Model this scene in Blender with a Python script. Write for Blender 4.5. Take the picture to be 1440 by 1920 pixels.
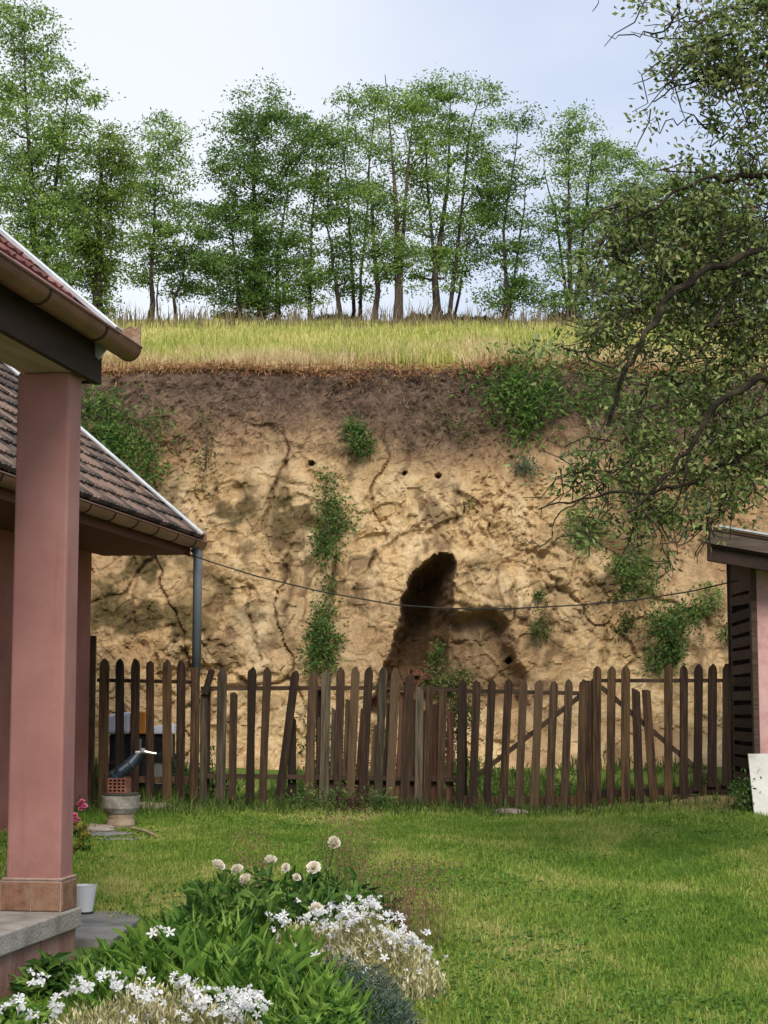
import bpy, math, random
import numpy as np
from mathutils import Vector, Matrix

for o in list(bpy.data.objects):
    bpy.data.objects.remove(o, do_unlink=True)
random.seed(7)
rng = np.random.default_rng(11)
SC = bpy.context.scene
COL = SC.collection
R = math.radians

# ------------------------------------------------------------------ camera
F, EYE = 3300.0, 1.5                       # focal length in photo pixels, eye height
PITCH = math.atan(360.0 / F)
cam = bpy.data.cameras.new('camera')
cam.sensor_fit = 'VERTICAL'
cam.sensor_height = 36.0
cam.lens = F / 1920.0 * 36.0
cam.clip_start, cam.clip_end = 0.1, 2000.0
camo = bpy.data.objects.new('camera', cam)
COL.objects.link(camo)
camo.location = (0, 0, EYE)
camo.rotation_euler = (math.pi / 2 + PITCH, 0, 0)
SC.camera = camo

# ------------------------------------------------------------------ sky and sun
SUN_EL, SUN_AZ = R(45), math.atan2(0.10, -0.80)      # azimuth of the sun measured from +Y towards +X
w = bpy.data.worlds.new('World')
SC.world = w
w.use_nodes = True
nt = w.node_tree
nt.nodes.clear()
def wn(t, **k):
    n = nt.nodes.new(t)
    for a, b in k.items():
        setattr(n, a, b)
    return n
wout = wn('ShaderNodeOutputWorld')
wadd = wn('ShaderNodeMixShader')
sky = wn('ShaderNodeTexSky', sky_type='NISHITA', sun_disc=False)
sky.sun_elevation, sky.sun_rotation = SUN_EL, SUN_AZ
sky.air_density, sky.dust_density, sky.ozone_density = 1.0, 1.6, 1.2
bg1 = wn('ShaderNodeBackground'); bg1.inputs['Strength'].default_value = 0.10
bg2 = wn('ShaderNodeBackground'); bg2.inputs['Strength'].default_value = 0.66
tc = wn('ShaderNodeTexCoord')
mp = wn('ShaderNodeMapping'); mp.inputs['Scale'].default_value = (1.0, 1.0, 2.6)
mp.inputs['Location'].default_value = (0.30, 0.0, 0.25)
nz = wn('ShaderNodeTexNoise'); nz.inputs['Scale'].default_value = 2.1
nz.inputs['Detail'].default_value = 5.0; nz.inputs['Roughness'].default_value = 0.5
rp = wn('ShaderNodeValToRGB')
rp.color_ramp.elements[0].position = 0.36; rp.color_ramp.elements[0].color = (0.52, 0.63, 0.84, 1)
rp.color_ramp.elements[1].position = 0.68; rp.color_ramp.elements[1].color = (0.86, 0.90, 1.0, 1)
e = rp.color_ramp.elements.new(0.52); e.color = (0.66, 0.75, 0.93, 1)
# a bright bank of thin cloud, upper left of the view
dot = wn('ShaderNodeVectorMath', operation='DOT_PRODUCT')
gv = Vector((-0.175, 1.0, 0.335)).normalized()
dot.inputs[1].default_value = gv
mr = wn('ShaderNodeMapRange', interpolation_type='SMOOTHSTEP')
mr.inputs['From Min'].default_value = 0.950; mr.inputs['From Max'].default_value = 1.0
cm = wn('ShaderNodeMix', data_type='RGBA')
cm.inputs[7].default_value = (0.98, 1.01, 1.06, 1)
L = nt.links.new
L(tc.outputs['Generated'], mp.inputs['Vector']); L(mp.outputs[0], nz.inputs['Vector'])
L(nz.outputs['Fac'], rp.inputs['Fac'])
L(tc.outputs['Generated'], dot.inputs[0]); L(dot.outputs['Value'], mr.inputs['Value'])
pw_ = wn('ShaderNodeMath', operation='POWER'); pw_.inputs[1].default_value = 2.4
L(mr.outputs[0], pw_.inputs[0]); L(pw_.outputs[0], cm.inputs[0]); L(rp.outputs['Color'], cm.inputs[6])
L(cm.outputs[2], bg2.inputs['Color']); L(sky.outputs[0], bg1.inputs['Color'])
wadd.inputs[0].default_value = 0.86
L(bg1.outputs[0], wadd.inputs[1]); L(bg2.outputs[0], wadd.inputs[2]); L(wadd.outputs[0], wout.inputs[0])

sl = bpy.data.lights.new('sun', 'SUN')
sl.energy, sl.angle, sl.color = 2.2, R(26), (1.0, 0.93, 0.82)
so = bpy.data.objects.new('sun', sl)
COL.objects.link(so)
sd = Vector((math.sin(SUN_AZ) * math.cos(SUN_EL), math.cos(SUN_AZ) * math.cos(SUN_EL), math.sin(SUN_EL)))
so.rotation_euler = sd.to_track_quat('Z', 'Y').to_euler()
so.location = sd * 60

vs = SC.view_settings
vs.view_transform, vs.look, vs.exposure, vs.gamma = 'Standard', 'None', 0.66, 1.0
vs.use_curve_mapping = False
SC.render.engine = 'CYCLES'
SC.cycles.use_denoising = True
SC.cycles.max_bounces = 6
SC.cycles.diffuse_bounces = 3
SC.cycles.transmission_bounces = 4
SC.cycles.adaptive_threshold = 0.02
SC.cycles.transparent_max_bounces = 8

# ------------------------------------------------------------------ helpers: projection
CP, SP = math.cos(PITCH), math.sin(PITCH)
def P(px, py, Y):
    """point at depth Y (metres in front of the camera position) seen at photo pixel px, py"""
    v = (960.0 - py) / F
    t = Y / (CP - v * SP)
    return Vector(((px - 720.0) / F * t, Y, EYE + t * (SP + v * CP)))

# ------------------------------------------------------------------ helpers: noise
def _h(xi, yi, s):
    h = (xi * 374761393 + yi * 668265263 + s * 1442695041) & 0xffffffff
    h = ((h ^ (h >> 13)) * 1274126177) & 0xffffffff
    h = ((h ^ (h >> 15)) * 2246822519) & 0xffffffff
    return ((h ^ (h >> 16)) & 0xffff) / 65535.0
def vnoise(x, y, s=0):
    x = np.asarray(x, float); y = np.asarray(y, float)
    xi = np.floor(x).astype(np.int64); yi = np.floor(y).astype(np.int64)
    fx = x - xi; fy = y - yi
    ux = fx * fx * (3 - 2 * fx); uy = fy * fy * (3 - 2 * fy)
    a = _h(xi, yi, s); b = _h(xi + 1, yi, s); c = _h(xi, yi + 1, s); d = _h(xi + 1, yi + 1, s)
    return (a * (1 - ux) + b * ux) * (1 - uy) + (c * (1 - ux) + d * ux) * uy
def fbm(x, y, o=4, s=0, g=0.5):
    r = 0; a = 1; t = 0
    for i in range(o):
        r = r + a * vnoise(x * 2 ** i + 17.3 * i, y * 2 ** i - 9.1 * i, s + i); t += a; a *= g
    return r / t - 0.5                                   # about -0.5 .. 0.5
def worley(x, y, s=0):
    x = np.asarray(x, float); y = np.asarray(y, float)
    xi = np.floor(x).astype(np.int64); yi = np.floor(y).astype(np.int64)
    best = np.full(x.shape, 9.0); second = best.copy(); val = np.zeros(x.shape)
    for i in (-1, 0, 1):
        for j in (-1, 0, 1):
            cx = xi + i; cy = yi + j
            jx = cx + _h(cx, cy, s); jy = cy + _h(cx, cy, s + 7)
            d = np.hypot(x - jx, y - jy)
            v = (_h(cx, cy, s + 3) - .5) + 1.2 * ((x - jx) * (_h(cx, cy, s + 4) - .5) + (y - jy) * (_h(cx, cy, s + 5) - .5))
            n = d < best
            second = np.where(n, best, np.minimum(second, d))
            val = np.where(n, v, val); best = np.where(n, d, best)
    return val, second - best
def sstep(a, b, x):
    t = np.clip((np.asarray(x, float) - a) / (b - a), 0, 1)
    return t * t * (3 - 2 * t)

# ------------------------------------------------------------------ helpers: objects
def tag(o, label=None, cat=None, group=None, kind=None):
    if label: o['label'] = label
    if cat: o['category'] = cat
    if group: o['group'] = group
    if kind: o['kind'] = kind
    return o
def empty(name, loc, label=None, cat=None, group=None, rz=0.0):
    o = bpy.data.objects.new(name, None)
    o.empty_display_size = 0.2
    COL.objects.link(o); o.location = loc; o.rotation_euler = (0, 0, rz)
    return tag(o, label, cat, group)
def link(name, me, mat, parent=None):
    if mat is not None and not me.materials:
        me.materials.append(mat)
    o = bpy.data.objects.new(name, me)
    COL.objects.link(o)
    if parent: o.parent = parent
    return o
def npmesh(name, V, T, mat, parent=None, org=(0, 0, 0), smooth=False, attrs=None):
    """mesh from numpy arrays of vertices and triangles / quads"""
    V = np.asarray(V, np.float32) - np.asarray(org, np.float32)
    T = np.asarray(T, np.int32); k = T.shape[1]
    me = bpy.data.meshes.new(name)
    me.vertices.add(len(V)); me.vertices.foreach_set('co', V.ravel())
    me.loops.add(T.size); me.loops.foreach_set('vertex_index', T.ravel())
    me.polygons.add(len(T))
    me.polygons.foreach_set('loop_start', np.arange(0, T.size, k, dtype=np.int32))
    me.polygons.foreach_set('use_smooth', np.full(len(T), smooth))
    if attrs:
        for n, a in attrs.items():
            at = me.attributes.new(n, 'FLOAT', 'POINT'); at.data.foreach_set('value', np.asarray(a, np.float32).ravel())
    me.update(calc_edges=True); me.validate()
    return link(name, me, mat, parent)
class MB:
    """collects simple shapes, then links them as one mesh object"""
    def __init__(s): s.v = []; s.f = []
    def add(s, vs_, fs):
        b = len(s.v); s.v += [tuple(p) for p in vs_]; s.f += [tuple(i + b for i in f) for f in fs]; return s
    def box(s, a, b):
        (x0, y0, z0), (x1, y1, z1) = a, b
        return s.add([(x0, y0, z0), (x1, y0, z0), (x1, y1, z0), (x0, y1, z0), (x0, y0, z1), (x1, y0, z1), (x1, y1, z1), (x0, y1, z1)],
                     [(3, 2, 1, 0), (4, 5, 6, 7), (0, 1, 5, 4), (1, 2, 6, 5), (2, 3, 7, 6), (3, 0, 4, 7)])
    def hexa(s, p):                                      # 8 points: bottom loop, top loop
        return s.add(p, [(3, 2, 1, 0), (4, 5, 6, 7), (0, 1, 5, 4), (1, 2, 6, 5), (2, 3, 7, 6), (3, 0, 4, 7)])
    def bar(s, a, b, wd, th, up=(0, 0, 1)):
        a = Vector(a); b = Vector(b); d = (b - a).normalized()
        x = d.cross(Vector(up)).normalized(); y = x.cross(d).normalized()
        p = []
        for c in (a, b):
            p += [c - x * wd / 2 - y * th / 2, c + x * wd / 2 - y * th / 2, c + x * wd / 2 + y * th / 2, c - x * wd / 2 + y * th / 2]
        return s.hexa(p)
    def tube(s, pts, rad, n=6, cap=True):
        pts = [Vector(p) for p in pts]; m = len(pts)
        if not hasattr(rad, '__len__'): rad = [rad] * m
        b = len(s.v); ref = None
        for i, p in enumerate(pts):
            d = (pts[min(i + 1, m - 1)] - pts[max(i - 1, 0)])
            d = d.normalized() if d.length > 1e-9 else Vector((0, 0, 1))
            if ref is None:
                ref = Vector((0, 0, 1)).cross(d) if abs(d.z) < .9 else Vector((1, 0, 0)).cross(d)
            x = (ref - d * ref.dot(d)).normalized(); y = d.cross(x); ref = x
            for k in range(n):
                a = 2 * math.pi * k / n
                s.v.append(tuple(p + (x * math.cos(a) + y * math.sin(a)) * rad[i]))
        for i in range(m - 1):
            for k in range(n):
                k2 = (k + 1) % n
                s.f.append((b + i * n + k, b + i * n + k2, b + (i + 1) * n + k2, b + (i + 1) * n + k))
        if cap:
            s.f.append(tuple(b + k for k in reversed(range(n)))); s.f.append(tuple(b + (m - 1) * n + k for k in range(n)))
        return s
    def lathe(s, prof, n=20, c=(0, 0, 0)):
        b = len(s.v); m = len(prof)
        for r, z in prof:
            for k in range(n):
                a = 2 * math.pi * k / n
                s.v.append((c[0] + r * math.cos(a), c[1] + r * math.sin(a), c[2] + z))
        for i in range(m - 1):
            for k in range(n):
                k2 = (k + 1) % n
                s.f.append((b + i * n + k, b + i * n + k2, b + (i + 1) * n + k2, b + (i + 1) * n + k))
        return s
    def prism(s, poly, d, ):                             # poly: list of 3d points, extruded by vector d
        n = len(poly); d = Vector(d)
        a = [Vector(p) for p in poly]
        b = len(s.v); s.v += [tuple(p) for p in a] + [tuple(p + d) for p in a]
        s.f.append(tuple(b + i for i in range(n))); s.f.append(tuple(b + n + i for i in reversed(range(n))))
        for i in range(n):
            j = (i + 1) % n
            s.f.append((b + j, b + i, b + n + i, b + n + j))
        return s
    def mesh(s, name, org=(0, 0, 0), smooth=False):
        me = bpy.data.meshes.new(name)
        me.from_pydata([(x - org[0], y - org[1], z - org[2]) for x, y, z in s.v], [], s.f)
        me.validate()
        if smooth:
            me.polygons.foreach_set('use_smooth', np.full(len(me.polygons), True))
        return me
    def build(s, name, mat, parent=None, org=(0, 0, 0), smooth=False, bevel=0.0):
        o = link(name, s.mesh(name, org, smooth), mat, parent)
        if bevel:
            m = o.modifiers.new('bevel', 'BEVEL'); m.width = bevel; m.segments = 2; m.limit_method = 'ANGLE'
        return o

# ------------------------------------------------------------------ helpers: materials
def material(name, c1, c2=None, c3=None, scale=6.0, detail=6.0, rough=0.85, bump=0.0, bscale=None, stretch=(1, 1, 1),
             metal=0.0, island=0.0, objrand=0.0, trans=0.0, spec=0.3, coords='Object', lo=0.35, hi=0.65):
    m = bpy.data.materials.new(name); m.use_nodes = True
    t = m.node_tree; t.nodes.clear(); N = t.nodes.new; K = t.links.new
    out = N('ShaderNodeOutputMaterial'); b = N('ShaderNodeBsdfPrincipled')
    b.inputs['Roughness'].default_value = rough; b.inputs['Metallic'].default_value = metal
    b.inputs['Specular IOR Level'].default_value = spec
    co = N('ShaderNodeTexCoord'); mpn = N('ShaderNodeMapping'); mpn.inputs['Scale'].default_value = stretch
    if coords == 'World':
        g = N('ShaderNodeNewGeometry'); K(g.outputs['Position'], mpn.inputs['Vector'])
    else:
        K(co.outputs[coords], mpn.inputs['Vector'])
    no = N('ShaderNodeTexNoise'); no.inputs['Scale'].default_value = scale; no.inputs['Detail'].default_value = detail
    no.inputs['Roughness'].default_value = 0.62
    K(mpn.outputs[0], no.inputs['Vector'])
    fac = no.outputs['Fac']
    ra = N('ShaderNodeValToRGB'); el = ra.color_ramp.elements
    c2 = c2 or c1
    el[0].position, el[1].position = lo, hi
    el[0].color = (*c1, 1); el[1].color = (*c2, 1)
    if c3:
        q = el.new((lo + hi) / 2); q.color = (*c2, 1); el[-1].color = (*c3, 1)
    if island or objrand:
        if island:
            g2 = N('ShaderNodeNewGeometry'); rs = g2.outputs['Random Per Island']; k = island
        else:
            g2 = N('ShaderNodeObjectInfo'); rs = g2.outputs['Random']; k = objrand
        mx = N('ShaderNodeMath'); mx.operation = 'MULTIPLY_ADD'; mx.inputs[1].default_value = k * (hi - lo) * 1.6
        sb = N('ShaderNodeMath'); sb.operation = 'SUBTRACT'; sb.inputs[1].default_value = 0.5
        K(rs, sb.inputs[0]); K(sb.outputs[0], mx.inputs[0]); K(fac, mx.inputs[2]); fac = mx.outputs[0]
    K(fac, ra.inputs['Fac']); K(ra.outputs['Color'], b.inputs['Base Color'])
    if bump:
        n2 = N('ShaderNodeTexNoise'); n2.inputs['Scale'].default_value = bscale or scale * 6; n2.inputs['Detail'].default_value = 5
        K(mpn.outputs[0], n2.inputs['Vector'])
        bu = N('ShaderNodeBump'); bu.inputs['Strength'].default_value = min(bump, 1.0); bu.inputs['Distance'].default_value = 0.02
        K(n2.outputs['Fac'], bu.inputs['Height']); K(bu.outputs[0], b.inputs['Normal'])
    if trans:
        tr = N('ShaderNodeBsdfTranslucent'); ms = N('ShaderNodeMixShader'); ms.inputs[0].default_value = trans
        K(ra.outputs['Color'], tr.inputs['Color']); K(b.outputs[0], ms.inputs[1]); K(tr.outputs[0], ms.inputs[2]); K(ms.outputs[0], out.inputs[0])
    else:
        K(b.outputs[0], out.inputs[0])
    return m

# ------------------------------------------------------------------ helpers: leaves and blades
def unit(a):
    return a / np.maximum(np.linalg.norm(a, axis=1, keepdims=True), 1e-9)
def leaves(C, D, Ln, Wd, fold=0.15, r=None):
    """two-triangle folded leaves at points C along directions D; arrays of length and width"""
    r = r or rng
    n = len(C); D = unit(D); X = unit(np.cross(D, unit(r.normal(size=(n, 3))))); Nn = np.cross(D, X)
    Ln = np.broadcast_to(np.asarray(Ln, float), (n,))[:, None]; Wd = np.broadcast_to(np.asarray(Wd, float), (n,))[:, None]
    mid = C + D * Ln * .48 + Nn * Wd * fold
    V = np.stack([C, mid + X * Wd / 2, C + D * Ln - Nn * Wd * fold, mid - X * Wd / 2], 1).reshape(-1, 3)
    i = np.arange(n)[:, None] * 4
    T = np.concatenate([i + np.array([[0, 1, 2]]), i + np.array([[0, 2, 3]])], 1).reshape(-1, 3)
    return V, T
def blades(B, H, Wd, lean=0.35, r=None, azim=None):
    """grass blades: a bent two-segment strip, 3 triangles"""
    r = r or rng
    n = len(B); a = r.uniform(0, 2 * np.pi, n) if azim is None else azim
    H = np.broadcast_to(np.asarray(H, float), (n,)); Wd = np.broadcast_to(np.asarray(Wd, float), (n,))
    dx = np.stack([np.cos(a), np.sin(a), 0 * a], 1)
    th = r.uniform(0, 2 * np.pi, n); ln = np.abs(r.normal(0, lean, n))
    lv = np.stack([np.cos(th) * ln, np.sin(th) * ln, 0 * th], 1)
    up = np.array([0, 0, 1.0])
    mid = B + (up + lv * .35) * H[:, None] * .55
    tip = B + (up * np.maximum(1 - ln * .35, .3)[:, None] + lv) * H[:, None]
    w_ = dx * Wd[:, None] / 2
    V = np.stack([B - w_, B + w_, mid + w_ * .8, mid - w_ * .8, tip], 1).reshape(-1, 3)
    i = np.arange(n)[:, None] * 5
    T = np.concatenate([i + np.array([[0, 1, 2]]), i + np.array([[0, 2, 3]]), i + np.array([[3, 2, 4]])], 1).reshape(-1, 3)
    return V, T
def joinm(parts):
    Vs, Ts, b = [], [], 0
    for V, T in parts:
        Vs.append(V); Ts.append(T + b); b += len(V)
    return np.concatenate(Vs), np.concatenate(Ts)
def leaf_mesh(name, Ln, Wd, mat):
    me = bpy.data.meshes.new(name)
    me.from_pydata([(0, 0, 0), (Ln * .3, Wd * .42, .012), (Ln * .62, Wd * .45, .014), (Ln, 0, -.012), (Ln * .62, -Wd * .45, .014), (Ln * .3, -Wd * .42, .012), (Ln * .5, 0, -.004)],
                   [], [(0, 6, 1), (1, 6, 2), (2, 6, 3), (3, 6, 4), (4, 6, 5), (5, 6, 0)])
    me.materials.append(mat)
    return me
def leaf_parts(name, me, C, D, parent, org, smin=.8, smax=1.2):
    for c, d in zip(C, D):
        o = bpy.data.objects.new(name, me); COL.objects.link(o); o.parent = parent
        q = Vector(d).to_track_quat('X', 'Z')
        o.rotation_mode = 'QUATERNION'; o.rotation_quaternion = q @ Matrix.Rotation(random.uniform(-.8, .8), 3, 'X').to_quaternion()
        o.location = Vector(c) - Vector(org); s = random.uniform(smin, smax); o.scale = (s, s, s)

# ================================================================== TERRAIN
def ground_z(x, y):
    x = np.asarray(x, float); y = np.asarray(y, float)
    z = 0.03 * y + 0.05 * fbm(x * .6, y * .6, 3, 41) + 0.02 * fbm(x * 3, y * 3, 2, 44)
    z = z + 0.16 * np.exp(-(((x - 3.2) / .75) ** 2 + ((y - 17.3) / .8) ** 2))      # earth heap beside the shed
    return z + 0.22 * sstep(18.4, 20.2, y)
def gz(x, y): return float(ground_z(x, y))
def G(px, Y, dz=0.0):
    """point on the ground at depth Y in the photo column px"""
    z = 0.03 * Y
    for _ in range(3):
        x = (px - 720) / F * (Y * CP + (z - EYE) * SP); z = gz(x, Y)
    return Vector((x, Y, z + dz))

def pix(x, z, Y=20.5):
    a = np.arctan((np.asarray(z) - EYE) / Y) - PITCH
    return 720 + F * np.asarray(x) / (Y * CP + (np.asarray(z) - EYE) * SP), 960 - F * np.tan(a)
def seg_dist(px, py, pts):
    d = np.full(np.shape(px), 1e9)
    for (x0, y0), (x1, y1) in zip(pts[:-1], pts[1:]):
        vx, vy = x1 - x0, y1 - y0
        t = np.clip(((px - x0) * vx + (py - y0) * vy) / (vx * vx + vy * vy), 0, 1)
        d = np.minimum(d, np.hypot(px - x0 - t * vx, py - y0 - t * vy))
    return d
def inside(px, py, poly):
    """signed distance in pixels, positive inside the outline"""
    c = np.zeros(np.shape(px), bool); n = len(poly)
    for i in range(n):
        x0, y0 = poly[i]; x1, y1 = poly[(i + 1) % n]
        k = ((y0 > py) != (y1 > py)) & (px < (x1 - x0) * (py - y0) / ((y1 - y0) or 1e-9) + x0)
        c ^= k
    d = seg_dist(px, py, poly + [poly[0]])
    return np.where(c, d, -d)
CAVE = [(690, 1340), (718, 1262), (738, 1200), (750, 1150), (755, 1112), (768, 1084), (788, 1064), (808, 1048), (828, 1040), (846, 1040), (854, 1052), (850, 1070),
        (846, 1100), (846, 1140), (868, 1165), (876, 1220), (890, 1340)]
RECESS = [(700, 1340), (735, 1200), (790, 1140), (850, 1140), (925, 1140), (948, 1160), (958, 1190), (966, 1225), (985, 1260), (990, 1330)]
HOLES = [(583, 862, 5), (823, 888, 5), (762, 881, 3), (955, 1238, 6)]
CRACKS = [([(532, 862), (516, 900), (503, 940), (493, 992)], 4, .16), ([(474, 1105), (468, 1150), (478, 1190), (486, 1240)], 3, .08),
          ([(700, 1035), (690, 1065), (662, 1105)], 4, .10), ([(1134, 1170), (1130, 1200), (1126, 1245)], 4, .12),
          ([(256, 1050), (262, 1100), (250, 1140), (262, 1200)], 4, .10), ([(404, 905), (398, 950)], 5, .10),
          ([(620, 990), (628, 1060), (622, 1120)], 4, .12), ([(850, 1210), (880, 1205), (905, 1210)], 2, .05),
          ([(395, 1205), (412, 1203)], 3, .08), ([(770, 830), (765, 870), (750, 900)], 5, .09), ([(930, 1075), (935, 1140)], 3, .06),
          ([(530, 1190), (560, 1060)], 6, .06)]
SLABS = [(880, 940, 34, 12, 35), (835, 985, 40, 10, -25), (905, 1000, 22, 30, 10), (950, 965, 16, 40, 20), (720, 960, 30, 16, -30), (700, 1010, 40, 14, -15),
         (560, 960, 30, 40, 0), (430, 930, 34, 30, 0), (1000, 1060, 50, 30, 0), (760, 1020, 50, 22, -20), (650, 1180, 40, 50, 0), (440, 1140, 50, 60, 0)]
def cliff_fields(x, z):
    px, py = pix(x, z)
    u = np.clip((z - .4) / 5.2, 0, 1.1)
    base = 20.0 + 1.15 * u ** 1.7 + .45 * sstep(1040, 1400, px) * u
    wx, wz = x + .25 * fbm(x * 1.3, z * 1.3, 3, 60), z + .25 * fbm(x * 1.3, z * 1.3, 3, 70)
    soil = 1 - sstep(735, 868, py + 150 * fbm(x * .9, z * .9, 4, 5) - 40 * sstep(330, 180, px) - 70 * sstep(1060, 1250, px))
    rough = 1 - .65 * soil
    d = .45 * fbm(x * .42, z * .30, 3, 1) + .18 * fbm(wx * 1.2, wz * .8, 3, 9) + .05 * fbm(wx * 6.5, wz * 1.1, 3, 161)
    v1, e1 = worley(wx * 1.25, wz * 1.0, 20); v2, e2 = worley(wx * 3.4 + .4, wz * 2.9, 30); v3, e3 = worley(wx * 8.5, wz * 7.5, 50)
    d = d + rough * (.02 * v1 + .022 * v2 * np.clip(.5 + 3 * fbm(x * .8, z * .8, 2, 13), 0, 1.3) + .022 * v3)
    d = d + rough * .02 * np.exp(-(e2 / .10) ** 2) * sstep(-.05, .2, fbm(x * 1.1, z * 1.1, 2, 14))
    ledge = fbm(wx * 1.6, wz * 3.2, 3, 81)
    d = d + rough * .05 * np.abs(ledge) * 2
    d = d + .03 * fbm(wx * 3.6, wz * 2.6, 4, 31, .5) + .055 * fbm(x * 15, z * 13, 3, 37, .6) * (.25 + .6 * soil + 1.5 * sstep(.35, .75, vnoise(x * 1.7, z * 1.4, 39)))
    d = d + rough * sstep(-.02, .16, fbm(x * .9, z * 1.1, 3, 151)) * (.03 * sstep(.08, .13, fbm(wx * 5, wz * 4, 4, 141, .62)) + .035 * sstep(.06, .2, fbm(wx * 12, wz * 9, 3, 147)))
    def terrace(q, k):                                   # chipped flakes: flat treads with crisp risers
        q = q * k; f_ = np.floor(q); return (f_ + sstep(.80, 1.0, q - f_)) / k
    am = .22 + 1.0 * sstep(-.04, .14, fbm(x * .75, z * .75, 3, 183))
    d = d + rough * am * (.34 * terrace(fbm(wx * 1.1 + 2, wz * .8, 3, 181, .5), 8) + .13 * terrace(fbm(x * 3.1, z * 2.3 + 4, 3, 187, .55), 6))
    vc, ec = worley(x * .9 + .5 * fbm(x * 2, z * 2, 3, 191), z * .38 + .25 * fbm(x * 2.4, z * 2.4, 3, 193), 195)
    fine_crack = np.exp(-(ec / .022) ** 2) * sstep(-.06, .12, fbm(x * .8, z * .8, 2, 197))
    d = d + rough * .07 * fine_crack
    for cx, cy, rx, ry, rot in SLABS:
        a = math.radians(rot); qx = (px - cx) * math.cos(a) + (py - cy) * math.sin(a); qy = -(px - cx) * math.sin(a) + (py - cy) * math.cos(a)
        q = np.hypot(qx / rx, qy / ry) + .5 * fbm(x * 4, z * 4, 2, 91)
        d = d + .05 * sstep(1.05, .8, q)
    npx = px + 20 * fbm(x * 5, z * 5, 4, 15, .65); npy = py + 20 * fbm(x * 5 + 5, z * 5, 4, 16, .65)
    cr = .9 * fine_crack * rough
    for pts, wd, dep in CRACKS:
        c = np.exp(-(seg_dist(npx, npy, pts) / wd) ** 2); cr = np.maximum(cr, c); d = d + .5 * dep * c
    for hx, hy, r in HOLES:
        d = d + .30 * sstep(r * 1.25, r * .7, np.hypot(px - hx, py - hy) + 3 * fbm(x * 14, z * 14, 2, 88))
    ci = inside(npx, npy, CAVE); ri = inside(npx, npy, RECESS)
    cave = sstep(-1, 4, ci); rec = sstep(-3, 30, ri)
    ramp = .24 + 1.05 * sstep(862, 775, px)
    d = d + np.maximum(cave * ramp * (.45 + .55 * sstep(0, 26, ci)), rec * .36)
    d = d - .16 * np.exp(-(ci / 16) ** 2) * (ci < 0) * sstep(1140, 1060, py)        # brow over the niche
    d = d - .55 * (1 - sstep(0.25, 1.15, z)) * (1 - np.maximum(cave, rec)) * .7       # loose earth at the foot
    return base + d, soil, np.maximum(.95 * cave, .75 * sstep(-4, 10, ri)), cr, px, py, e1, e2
def cliff_y(x, z):
    return cliff_fields(np.asarray([x], float), np.asarray([z], float))[0][0]

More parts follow.
